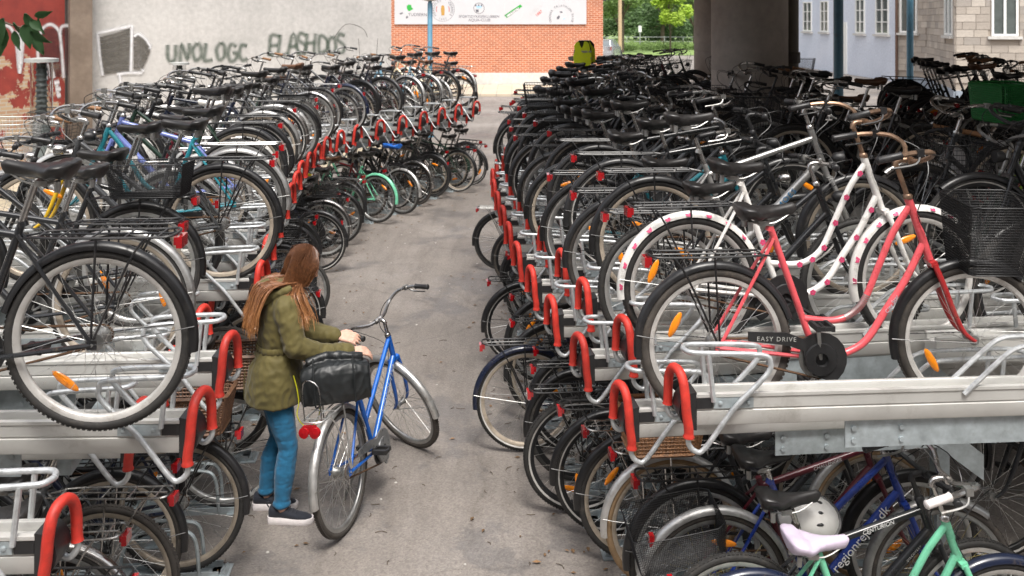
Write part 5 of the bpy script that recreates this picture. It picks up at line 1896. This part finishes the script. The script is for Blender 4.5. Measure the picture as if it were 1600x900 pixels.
# ------------------------------------------------------------------ soft shapes: voxel-remeshed bodies
def soft(name, mb, voxel, smooth_n, mat, parent=None, M=None, wrinkle=0.0, wscale=6.0, wdir=(1, 1, 1), seed=0, label=None, kind=None, fine=0.0):
    me = mb.mesh(name + '_src', False)
    o = bpy.data.objects.new(name + '_src', me)
    COL.objects.link(o)
    md = o.modifiers.new('r', 'REMESH'); md.mode = 'VOXEL'; md.voxel_size = voxel; md.use_smooth_shade = True
    ms = o.modifiers.new('s', 'SMOOTH'); ms.factor = .5; ms.iterations = smooth_n
    dg = bpy.context.evaluated_depsgraph_get()
    dg.update()
    out = bpy.data.meshes.new_from_object(o.evaluated_get(dg))
    bpy.data.objects.remove(o)
    bpy.data.meshes.remove(me)
    if wrinkle:
        def fn(c):
            p = Vector((c.x * wscale * wdir[0] + seed, c.y * wscale * wdir[1], c.z * wscale * wdir[2]))
            q = mnoise.noise(p)
            w_ = 1 - abs(mnoise.noise(p * 1.7 + Vector((5, 3, 1)))) * 2
            d = wrinkle * (.5 * q + .6 * w_)
            if fine:
                d += fine * (1 - abs(mnoise.noise(Vector((c.x * 26, c.y * 26, c.z * 20 + 3)))) * 2.2)
            return d
        co = [v.co.copy() for v in out.vertices]
        no = [v.normal.copy() for v in out.vertices]
        flat = []
        for c, n_ in zip(co, no):
            flat.extend(c + n_ * fn(c))
        out.vertices.foreach_set('co', flat)
        out.update()
    out.polygons.foreach_set('use_smooth', [True] * len(out.polygons))
    out.materials.clear()
    out.materials.append(None)
    return part(name, out, mat, parent, M, kind, label)

def limb(mb, pts, rad, n=12):
    P = [Vector(p) for p in pts]
    mb.tube(P, rad, n)
    for p, r in ((P[0], rad[0]), (P[-1], rad[-1])):
        mb.ellipsoid(p, (r, r, r), 10, 8)
    for p, r in zip(P[1:-1], rad[1:-1]):
        mb.ellipsoid(p, (r * .99, r * .99, r * .99), 10, 8)
def oval(z, cx, cy, rx, ry, n=22, sq=1.0, tilt=0.0):
    return [(cx + rx * cos(2 * pi * j / n), cy + ry * sin(2 * pi * j / n), z + tilt * cos(2 * pi * j / n) * rx) for j in range(n)]

def skin_mat():
    m, nt, b = new_mat('skin')
    n = add_noise(nt, 22, 4)
    r = ramp(nt, n.outputs['Fac'], [(0.3, (0.52, 0.30, 0.22)), (0.7, (0.64, 0.40, 0.31))])
    nt.links.new(r.outputs['Color'], b.inputs['Base Color'])
    b.inputs['Roughness'].default_value = .5
    b.inputs['Subsurface Weight'].default_value = .12
    b.inputs['Subsurface Radius'].default_value = (.02, .008, .005)
    return m
def cloth_mat(name, c, scale, rough=.85, var=.22, weave=700):
    m, nt, b = new_mat(name)
    n = add_noise(nt, scale, 6)
    n2 = add_noise(nt, weave, 2)
    r = ramp(nt, n.outputs['Fac'], [(0.28, tuple(k * (1 - var) for k in c)), (0.72, tuple(k * (1 + var) for k in c))])
    nt.links.new(r.outputs['Color'], b.inputs['Base Color'])
    b.inputs['Roughness'].default_value = rough
    b.inputs['Sheen Weight'].default_value = .15
    bump(nt, b, n2.outputs['Fac'], .15, .001)
    return m
M_SKIN = skin_mat()
M_PARKA = cloth_mat('olive cotton', (0.098, 0.080, 0.020), 9, .75)
M_JEANS = cloth_mat('blue denim', (0.010, 0.125, 0.25), 14, .85)
M_SHOE = cloth_mat('navy knit', (0.012, 0.015, 0.024), 20, .85)
M_SOLE = pmat('white sole', (0.68, 0.64, 0.64), .6, 0, .06)
def hair_mat():
    m, nt, b = new_mat('brown hair')
    tc = nt.nodes.new('ShaderNodeTexCoord')
    sep = nt.nodes.new('ShaderNodeSeparateXYZ'); nt.links.new(tc.outputs['Object'], sep.inputs[0])
    mr = nt.nodes.new('ShaderNodeMapRange'); mr.inputs['From Min'].default_value = 1.56; mr.inputs['From Max'].default_value = 1.12
    nt.links.new(sep.outputs['Z'], mr.inputs['Value'])
    n = add_noise(nt, 75, 4)
    ad = nt.nodes.new('ShaderNodeMath'); ad.operation = 'MULTIPLY_ADD'; ad.inputs[1].default_value = 1.1; ad.inputs[2].default_value = -.52
    nt.links.new(n.outputs['Fac'], ad.inputs[0])
    ad2 = nt.nodes.new('ShaderNodeMath'); ad2.operation = 'ADD'
    nt.links.new(ad.outputs[0], ad2.inputs[0]); nt.links.new(mr.outputs[0], ad2.inputs[1])
    r = ramp(nt, ad2.outputs[0], [(0.05, (0.085, 0.036, 0.018)), (0.45, (0.19, 0.080, 0.034)), (0.95, (0.42, 0.19, 0.07))])
    nt.links.new(r.outputs['Color'], b.inputs['Base Color'])
    b.inputs['Roughness'].default_value = .42
    return m
M_HAIR = hair_mat()

# ------------------------------------------------------------------ the woman
# local frame: x forwards (towards her bicycle), y to her left, z up
PX, PY, PHEAD = -1.385, 5.73, radians(14)
PM = T(PX, PY, 0) @ RZ(PHEAD)
HC = Vector((.135, -.005, 1.475))          # head centre
HROT = RZ(radians(4)) @ RY(radians(26))    # bowed
def head_and_body():
    mb = MB()
    hr = HROT.to_3x3()
    mb.ellipsoid(HC + hr @ Vector((-.012, 0, .022)), (.092, .075, .098), 20, 14, hr)
    mb.ellipsoid(HC + hr @ Vector((.022, 0, -.045)), (.068, .058, .078), 16, 12, hr)
    mb.ellipsoid(HC + hr @ Vector((.062, 0, -.092)), (.028, .030, .024), 10, 8, hr)      # chin
    mb.tube([HC + hr @ Vector((.072, 0, .012)), HC + hr @ Vector((.100, 0, -.030)), HC + hr @ Vector((.080, 0, -.038))], [.009, .014, .010], 8)   # nose
    for s in (-1, 1):
        mb.ellipsoid(HC + hr @ Vector((.055, s * .036, -.022)), (.026, .024, .024), 8, 6, hr)    # cheeks
        mb.ellipsoid(HC + hr @ Vector((-.008, s * .076, -.012)), (.020, .010, .031), 8, 6, hr)   # ears
        mb.tube([HC + hr @ Vector((.074, s * .012, .024)), HC + hr @ Vector((.068, s * .045, .022))], .009, 6)   # brows
    mb.ellipsoid(HC + hr @ Vector((.082, 0, -.062)), (.010, .023, .007), 8, 6, hr)
    mb.ellipsoid(HC + hr @ Vector((.080, 0, -.073)), (.010, .020, .007), 8, 6, hr)
    limb(mb, [(.03, 0, 1.30), (.075, 0, 1.385), HC + hr @ Vector((-.02, 0, -.05))], [.070, .052, .052])
    # trunk and legs under the clothes
    mb.loft([oval(1.34, .02, 0, .06, .09), oval(1.28, .015, 0, .085, .150), oval(1.12, .02, 0, .095, .135), oval(1.0, .0, 0, .082, .115), oval(.86, -.02, 0, .105, .155), oval(.78, -.02, 0, .09, .14)])
    for s, fx, fy in ((-1, .045, -.105), (1, -.045, .085)):
        limb(mb, [(-.02, s * .08, .80), (.02 + fx * .5, s * .06 + fy * .3, .44), (fx - .035, fy, .08)], [.075, .048, .034])
        limb(mb, [(fx - .035, fy, .06), (fx + .03, fy, .045)], [.026, .022])
    # arms
    limb(mb, ARM_R, [.045, .036, .030, .024])
    limb(mb, ARM_L, [.045, .036, .030, .024])
    return mb
ARM_R = [(.03, -.155, 1.265), (.085, -.205, 1.06), (.225, -.165, .985), (.400, -.105, .970)]
ARM_L = [(.03, .155, 1.265), (.10, .185, 1.08), (.20, .135, 1.02), (.330, .045, 1.020)]
def hand(mb, W, d, n, thumb):
    """palm, four bent fingers of unequal length and a thumb; W wrist, d pointing, n back-of-hand normal, thumb side = +/-1"""
    d = Vector(d).normalized(); n = Vector(n); n = (n - d * n.dot(d)).normalized(); u = d.cross(n) * thumb
    W = Vector(W)
    for k in range(5):
        f = -.028 + .014 * k
        mb.tube([W - d * .01, W + d * .04 + u * f * .8, W + d * .078 + u * f * 1.1], [.016, .0135, .0115], 8)
    for k, (L, sp) in enumerate(((.066, .030), (.074, .010), (.070, -.010), (.055, -.029))):
        a = W + d * .076 + u * sp
        b = a + d * L * .45 - n * L * .10 + u * sp * .12
        c = b + d * L * .30 - n * L * .24
        e = c + d * L * .14 - n * L * .26
        mb.tube([a, b, c, e], [.0100, .0092, .0082, .0064], 8)
        mb.ellipsoid(e, (.0064, .0064, .0064), 8, 6)
    a = W + d * .022 + u * .026
    b = a + d * .028 + u * .024 - n * .010
    c = b + d * .030 + u * .006 - n * .012
    mb.tube([a, b, c], [.0130, .0108, .0080], 8)
    mb.ellipsoid(c, (.008, .008, .008), 8, 6)
body = head_and_body()
hand(body, (.405, -.102, .970), (1, .14, -.10), (.1, -.35, 1), 1)
hand(body, (.335, .042, 1.020), (1, -.35, -.06), (-.1, -.55, .8), -1)
person = soft('person', body, .0045, 3, M_SKIN, None, PM)
tag(person, 'woman in olive parka and blue jeans bending over her bicycle bag', 'person')
eye = MB()
for s in (-1, 1):
    eye.ellipsoid(HC + HROT.to_3x3() @ Vector((.074, s * .030, .004)), (.010, .013, .008), 8, 6, HROT.to_3x3())
obj('eyes', eye, pmat('eye', (0.25, 0.2, 0.18), .2, 0, .3, 90), person)

pk = MB()
pk.loft([oval(1.395, .035, 0, .072, .080), oval(1.36, .03, 0, .090, .115), oval(1.315, .02, 0, .108, .165), oval(1.26, .015, 0, .125, .188), oval(1.16, .015, 0, .132, .182), oval(1.08, .0, 0, .122, .165),
         oval(1.025, -.005, 0, .112, .150), oval(1.0, -.01, 0, .112, .150), oval(.965, -.015, 0, .130, .172), oval(.90, -.025, 0, .152, .196), oval(.80, -.03, 0, .165, .205), oval(.73, -.03, 0, .168, .203), oval(.695, -.03, 0, .168, .202)])
for A, sg_ in ((ARM_R, -1), (ARM_L, 1)):
    P = [Vector(a) for a in A]
    P[-1] = P[-2] + (P[-1] - P[-2]) * .92
    limb(pk, [P[0] - Vector((0, sg_ * .03, -.005))] + P[:1] + [P[0] + (P[1] - P[0]) * .5] + P[1:], [.070, .074, .070, .068, .060, .046])
# hood lying on the back
pk.ellipsoid((-.075, 0, 1.315), (.070, .125, .085), 18, 12, RY(radians(-18)).to_3x3())
pk.tube(cr([(.06, -.115, 1.37), (-.03, -.135, 1.345), (-.12, -.085, 1.285), (-.135, 0, 1.255), (-.12, .085, 1.285), (-.03, .135, 1.345), (.06, .115, 1.37)], 5), .022, 8)
parka = soft('parka', pk, .0070, 4, M_PARKA, person, None, .0088, 11, (1, 1, .75), 3, fine=.0032)
# drawstring waist casing, hem edge, pocket flap, cords
wz = MB()
n = 90
rings = []
for k in range(n):
    a = 2 * pi * k / n
    ruf = .004 * sin(a * 26) + .002 * sin(a * 61)
    rx, ry = .121 + ruf, .159 + ruf
    c = Vector((-.008 + rx * cos(a), ry * sin(a), 1.010 + .004 * sin(a * 3)))
    o_ = Vector((cos(a), sin(a), 0))
    rings.append([c + o_ * .006 * cos(t) + Vector((0, 0, .019 * sin(t))) for t in [2 * pi * j / 8 for j in range(8)]])
wz.loft(rings, closed=True)
obj('waistband', wz, M_PARKA, parka)
sm = MB().tube(cr([(-.178, -.03, 1.0), (-.196, -.02, .90), (-.206, -.02, .80), (-.204, -.02, .705)], 5), .003, 5)
obj('seam', sm, M_PARKA, parka)
cd = MB().tube(cr([(.075, -.178, .88), (.095, -.182, .80), (.105, -.184, .72), (.095, -.190, .655), (.125, -.195, .60), (.175, -.20, .585), (.215, -.20, .63), (.225, -.195, .72), (.205, -.18, .82)], 5), .0032, 5)
obj('yellow_cord', cd, pmat('yellow cord', (0.62, 0.60, 0.02), .5, 0, .05), parka)

jn = MB()
jn.loft([oval(.90, -.022, 0, .112, .158), oval(.84, -.025, 0, .122, .172), oval(.77, -.025, 0, .118, .168), oval(.72, -.02, 0, .10, .150)])
for s, fx, fy in ((-1, .045, -.105), (1, -.045, .085)):
    limb(jn, [(-.025, s * .086, .76), (-.005 + fx * .3, s * .078 + fy * .12, .60), (.022 + fx * .55, s * .058 + fy * .35, .43), (fx * .9 - .012, fy * .85 + s * .012, .30), (fx - .035, fy, .115)], [.090, .076, .056, .060, .043])
    jn.lathe([(.047, .098), (.051, .104), (.050, .118), (.047, .124)], 16, 'z', (fx - .035, fy, 0))
jeans = soft('jeans', jn, .0065, 2, M_JEANS, person, None, .0036, 17, (.8, .8, 2.2), 9, fine=.0013)

def shoe(fx, fy, ang):
    M = T(fx, fy, 0) @ RZ(ang)
    up = MB()
    sec = [(-.085, .026, .030, .085), (-.075, .034, .026, .105), (-.035, .036, .022, .112), (.0, .036, .022, .098), (.04, .038, .022, .078), (.09, .042, .022, .060), (.135, .038, .022, .050), (.16, .024, .024, .042), (.170, .010, .026, .034)]
    up.loft([[(x, wd_ * cos(t), zl + (zh - zl) * (.5 + .5 * sin(t))) for t in [2 * pi * j / 14 for j in range(14)]] for x, wd_, zl, zh in sec])
    o = soft('shoe', up, .006, 3, M_SHOE, person, M, .0012, 40)
    so = MB()
    pr = [(-.092, .018), (-.080, .034), (-.03, .036), (.03, .037), (.09, .044), (.14, .040), (.168, .024), (.178, .008)]
    for k in range(len(pr) - 1):
        pass
    top = [(x, w_) for x, w_ in pr] + [(x, -w_) for x, w_ in pr[::-1]]
    so.loft([[(x, y, .001) for x, y in top], [(x * 1.01, y * 1.06, .010) for x, y in top], [(x * 1.015, y * 1.08, .026) for x, y in top], [(x, y * .98, .034 + .012 * max(0, -x * 6)) for x, y in top]])
    obj('sole', so, M_SOLE, o)
    lc = MB()
    for k in range(4):
        x = .015 + k * .02
        z = .100 - k * .010
        lc.tube(cr([(x, -.026, z - .012), (x + .006, 0, z), (x, .026, z - .012)], 3), .0025, 4)
    for s in (-1, 1):
        lc.tube(cr([(.01, 0, .102), (.025, s * .028, .112), (.0, s * .038, .095), (.0, s * .01, .103)], 4), .0022, 4)
    lc.tube([(-.088, 0, .085), (-.100, 0, .105), (-.088, 0, .120)], .004, 5)
    obj('laces', lc, M_SHOE, o)
shoe(.045 - .025, -.105, radians(-16))
shoe(-.045 - .025, .085, radians(-10))

# hair: a close cap plus many long tapered locks
def hair():
    mb = MB()
    hr = HROT.to_3x3()
    r = random.Random(5)
    rings = []
    cap = MB()
    for k in range(1900):
        az = r.uniform(-pi * .80, pi * .80) + pi           # round the back, face left open
        el = r.uniform(.05, 1.35)
        dirv = Vector((cos(az) * cos(el), sin(az) * cos(el), sin(el)))
        p0 = HC + hr @ Vector((dirv.x * .098 - .012, dirv.y * .081, dirv.z * .104 + .022))
        side = dirv.y
        low = HC + hr @ Vector((-.045 + .085 * cos(az) * .6 + .03, .088 * (1 if side > 0 else -1) * min(1, abs(side) * 1.3 + .1), -.06))
        low.z = HC.z - .09 + r.uniform(-.02, .02)
        mid = p0 + (low - p0) * .5
        mo = (mid - HC).normalized()
        mid = HC + mo * (.104 + r.uniform(0, .010))
        # where the tips hang: a few fall in front of the near shoulder, most down the back
        front = (side < -.1 and r.random() < .55) or (side > .35 and r.random() < .35)
        L = r.uniform(1.11, 1.23)
        if front:
            sy = -.125 if side < 0 else .12
            g1, g2 = r.gauss(0, .030), r.gauss(0, .020)
            q1 = Vector((.065 + g1, sy * 1.0 + g2, 1.335))
            q2 = Vector((.100 + g1 * 1.2, sy * 1.30 + g2, 1.23))
            q3 = Vector((.105 + g1 * 1.35, sy * 1.52 + g2 * 1.2, L + .03))
        else:
            y = max(-.2, min(.17, side * .15 + r.gauss(-.02, .035)))
            g1 = r.gauss(0, .012)
            q1 = Vector((-.060 - .045 * (1 - abs(y) * 5) + g1, y * .9, 1.392))
            q2 = Vector((-.162 + abs(y) * .16 + g1, y * 1.08, 1.27))
            q3 = Vector((-.185 + abs(y) * .16 + g1 * 1.3, y * 1.22 + r.gauss(0, .008), L))
        wv = r.uniform(0, 6.28)
        pts = cr([p0, mid, low, q1, q2, q3], 4)
        pts = [p + Vector((sin(j * .9 + wv), cos(j * .8 + wv), 0)) * .0018 * min(1, j / 8) for j, p in enumerate(pts)]
        w = r.uniform(.0012, .0030)
        m = len(pts)
        mb.tube(pts, [w * (1 - .75 * max(0, (j - m * .55) / (m * .45))) for j in range(m)], 3)
    # crown strands from the parting
    for k in range(520):
        s = -1 if k % 2 else 1
        px = r.uniform(-.085, .075)
        p0 = HC + hr @ Vector((px - .012, s * .004, .022 + .104 * sqrt(max(.05, 1 - (px / .1) ** 2))))
        f = r.uniform(.25, 1)
        p1 = HC + hr @ Vector((px * .9 - .022, s * .062, .022 + .070 * (1 - (px / .14) ** 2)))
        p2 = HC + hr @ Vector((px * .75 - .028, s * .087, -.01))
        p3 = HC + hr @ Vector((px * .6 - .035, s * .090, -.085))
        p4 = Vector((p3.x - .01 + (.02 if px > .02 else -.03), s * .115, 1.335))
        mb.tube(cr([p0, p1, p2, p3, p4], 4), r.uniform(.0016, .0034), 3)
    cap.ellipsoid(HC + hr @ Vector((-.018, 0, .024)), (.094, .079, .101), 20, 14, hr)
    i0 = len(mb.v)
    mb.v += cap.v
    mb.f += [tuple(q + i0 for q in f) for f in cap.f]
    return mb
obj('hair', hair(), M_HAIR, person)
# the white rim seen by her ear is a wheel behind her, not part of her

# ------------------------------------------------------------------ roll-top bag on the carrier
bgm = pmat('black tarpaulin', (0.011, 0.013, 0.014), .45, 0, .25, 9, .1, (.05, .055, .055))
bg_ = MB()
secs_ = []
for k in range(11):
    t = -1 + 2 * k / 10
    e = (1 - abs(t) ** 3.2 * .35)
    x = t * .215
    secs_.append([(x, .118 * e * (abs(cos(a)) ** .6) * (1 if cos(a) > 0 else -1), .135 + (.128 * e if sin(a) > 0 else .132) * (abs(sin(a)) ** .6) * (1 if sin(a) > 0 else -1)) for a in [2 * pi * j / 20 for j in range(20)]])
bg_.loft(secs_)
bg_.tube(cr([(-.17, 0, .262), (-.05, .02, .285), (.08, -.01, .280), (.18, .01, .255)], 4), .026, 10)
bagM = BL @ T(.0, -.02, .752) @ RZ(radians(-66)) @ Matrix.Diagonal((.90, .92, .90, 1))
bag = soft('bag', bg_, .007, 3, bgm, None, bagM, .0085, 13, (1, 1, .7), 2)
tag(bag, 'black roll-top bag lying on the carrier of the blue bicycle', 'bag')
for x in (-.13, .12):
    bgs = MB().tube(cr([(x, -.122, .02), (x, -.128, .16), (x, -.08, .262), (x, 0, .285), (x, .08, .262)], 4), .0065, 6)
    obj('strap', bgs, bgm, bag)

# ------------------------------------------------------------------ things left on bicycles
def seat_top(row, i, upper):
    M, s = SADDLES[(row.name, i, upper)]
    sax = (STT - BB).normalized()
    sp = STT + sax * .03
    sp = sp + sax * s['tall'] * .6
    top = sp + sax * ((s['sadh'] - .05 - sp.z) / sax.z)
    return M @ T(0, 0, s['R'] - .345) @ T(top + Vector((-.01, 0, .05)))
def seat_cover(M, mat, label, seed):
    mb = MB()
    L, W = .152, .112
    rings = []
    for t, w in [(-1, .5), (-.93, .86), (-.7, 1.0), (-.45, 1.0), (-.2, .8), (.1, .52), (.4, .36), (.75, .28), (.97, .18)]:
        rings.append([(t * L, W * w * cos(a), .012 + (.022 * sin(a) if sin(a) > 0 else .05 * sin(a))) for a in [2 * pi * j / 14 for j in range(14)]])
    mb.loft(rings)
    o = soft('saddle_cover', mb, .008, 2, mat, None, M @ T(0, 0, -.0), .006, 18, (1, 1, 1), seed)
    return tag(o, label, 'saddle cover')
seat_cover(seat_top(LEFT, 26, False), pmat('yellow cover', (0.75, 0.58, 0.01), .45, 0, .05), 'bright yellow saddle cover on a floor bicycle by the bend', 1)
seat_cover(seat_top(LEFT, 33, False), pmat('blue cover', (0.02, 0.14, 0.55), .45, 0, .05), 'bright blue saddle cover on a floor bicycle near the far end', 2)
seat_cover(seat_top(LEFT, 18, False), pmat('white bag', (0.62, 0.61, 0.66), .35, 0, .06), 'white plastic bag tied over a saddle on the floor tier', 3)
def helmet(M, mat, label, slots=True):
    t = thing('helmet', label, 'helmet', M)
    mb = MB()
    rings = []
    for k in range(9):
        a = radians(8 + 82 * k / 8)
        rings.append([(.135 * cos(a) * cos(q) - .012 * sin(a), .105 * cos(a) * sin(q), .125 * sin(a)) for q in [2 * pi * j / 24 for j in range(24)]])
    mb.loft(rings)
    obj('shell', mb, mat, t)
    rim = MB().tube([(.135 * cos(q), .105 * sin(q), .014) for q in [2 * pi * j / 24 for j in range(24)]], .010, 6, closed=True)
    obj('rim', rim, MAT['plastic'], t)
    if slots:
        sl = MB()
        for s in (-1, 0, 1):
            for x in (-.05, .03):
                sl.ellipsoid((x, s * .045, .118 - abs(s) * .012 - abs(x) * .2), (.028, .009, .006), 8, 6)
        obj('vents', sl, MAT['plastic'], t)
    st = MB()
    for s in (-1, 1):
        st.tube(cr([(.05, s * .095, .015), (.02, s * .07, -.07), (.01, 0, -.12)], 4), .004, 4)
        st.tube(cr([(-.07, s * .09, .015), (.0, s * .078, -.05), (.02, s * .07, -.07)], 4), .004, 4)
    obj('strap', st, MAT['plastic'], t)
Mh = RIGHT.M(8, 0, .70)
helmet(T(.86, 7.05, 2.02) @ RZ(2.9) @ RY(radians(35)), pmat('glossy black', (0.012, 0.012, 0.013), .08, 0, .1, coat=1), 'glossy black helmet hanging on a dark bicycle, upper tier by the columns', False)
helmet(T(1.34, 4.34, .69) @ RZ(radians(-12)) @ RX(radians(48)), pmat('white shell', (0.70, 0.69, 0.66), .35, 0, .06), 'white helmet hanging below a black saddle by the lettered blue bicycle')
helmet(T(3.05, 6.6, 1.93) @ RZ(radians(200)) @ RY(radians(70)), pmat('grey shell', (0.38, 0.37, 0.37), .35, 0, .06), 'grey vented helmet hanging among the dark bicycles at the right')
# high-visibility vest
vM = T(.95, 12.9, 2.40) @ RZ(radians(10)) @ Matrix.Diagonal((.86, .75, .60, 1))
child = thing('child_seat', 'black child seat behind a saddle, half covered by the yellow vest', 'child seat', vM)
cs = MB()
cs.loft([[(-.17, -.02, -.02), (.17, -.02, -.02), (.17, .26, -.02), (-.17, .26, -.02)], [(-.18, -.10, .10), (.18, -.10, .10), (.18, .28, .06), (-.18, .28, .06)]])
cs.loft([[(-.17, -.10, .05), (.17, -.10, .05), (.17, -.05, .05), (-.17, -.05, .05)], [(-.15, -.16, .36), (.15, -.16, .36), (.15, -.12, .36), (-.15, -.12, .36)], [(-.09, -.17, .45), (.09, -.17, .45), (.09, -.14, .45), (-.09, -.14, .45)]])
obj('shell', cs, MAT['plastic'], child)
vest = thing('safety_vest', 'yellow reflective safety vest draped over a black child seat', 'vest', vM)
M_VIS = pmat('fluorescent yellow', (0.72, 0.80, 0.02), .7, 0, .06, 14)
M_REFL = pmat('reflective tape', (0.42, 0.40, 0.33), .4, .2, .05)
def bent(poly, y0, y1, fold):
    mb = MB().prism(poly, y0, y1)
    mb.v = [(x, y + .9 * x * x + fold * sin(x * 30 + z * 9), z) for x, y, z in mb.v]
    return mb
VP = [(-.17, -.10), (-.06, -.13), (.05, -.11), (.09, -.09), (.10, .10), (.075, .22), (.055, .37), (.03, .415), (-.015, .425), (-.03, .34), (-.055, .27), (-.085, .34), (-.10, .42), (-.14, .41), (-.175, .33), (-.165, .22), (-.185, .08)]
obj('cloth', bent(VP, -.20, -.19, .012), M_VIS, vest)
obj('cloth', bent([(.10, -.05), (.17, -.02), (.165, .25), (.13, .38), (.09, .43), (.06, .425), (.10, .25)], -.17, -.16, .010), M_VIS, vest)
for z in (.02, .17):
    obj('tape', bent([(-.178, z), (.095, z + .01), (.095, z + .05), (-.176, z + .045)], -.206, -.202, .012), M_REFL, vest)
# litter: twigs and pale spots on the asphalt
lt_ = MB()
rr_ = random.Random(12)
for k in range(70):
    x, y = rr_.uniform(-1.6, .5), rr_.uniform(4.4, 9)
    a = rr_.uniform(0, 6.28); L = rr_.uniform(.02, .07)
    lt_.tube(cr([(x, y, .004), (x + L * .5 * cos(a), y + L * .5 * sin(a), .006), (x + L * cos(a + .4), y + L * sin(a + .4), .004)], 2), .0022, 4)
lit = obj('litter', lt_, M_BARK, kind='stuff')
lit['label'] = 'small dry twigs scattered over the asphalt aisle'
gum = MB()
for k in range(60):
    x, y, r0 = rr_.uniform(-2, .6), rr_.uniform(4.2, 14), rr_.uniform(.005, .012)
    gum.loft([[(x + r0 * q * cos(t), y + r0 * q * sin(t), z) for t in [2 * pi * j / 9 for j in range(9)]] for q, z in ((1, .001), (.9, .004))])
gm_ = obj('gum_spots', gum, pmat('old gum', (0.50, 0.48, 0.45), .8, 0, .15), kind='stuff')
gm_['label'] = 'pale flattened gum spots on the asphalt aisle'

# fallen leaves and grit along the foot of both racks
lv_ = MB()
for row, sgn in ((LEFT, 1), (RIGHT, -1)):
    for k in range(420):
        i = rr_.randrange(0, len(row.slots))
        e, t, hi, tg, p = row.slots[i]
        q = p + t * rr_.gauss(.15, .35) + tg * rr_.uniform(-.2, .2)
        a = rr_.uniform(0, 6.28); L = rr_.uniform(.008, .028)
        u, w_ = Vector((cos(a), sin(a), 0)) * L, Vector((-sin(a), cos(a), 0)) * L * .5
        z = rr_.uniform(.004, .010)
        q = Vector((q.x, q.y, z))
        lv_.quad(q - u, q - w_ + Vector((0, 0, .004)), q + u, q + w_ + Vector((0, 0, .005)))
lf_ = obj('fallen_leaves', lv_, pmat('dry leaf', (0.17, 0.10, 0.05), .9, 0, .5, 3), kind='stuff', smooth=False)
lf_['label'] = 'dry brown leaves and grit along the foot of the racks'
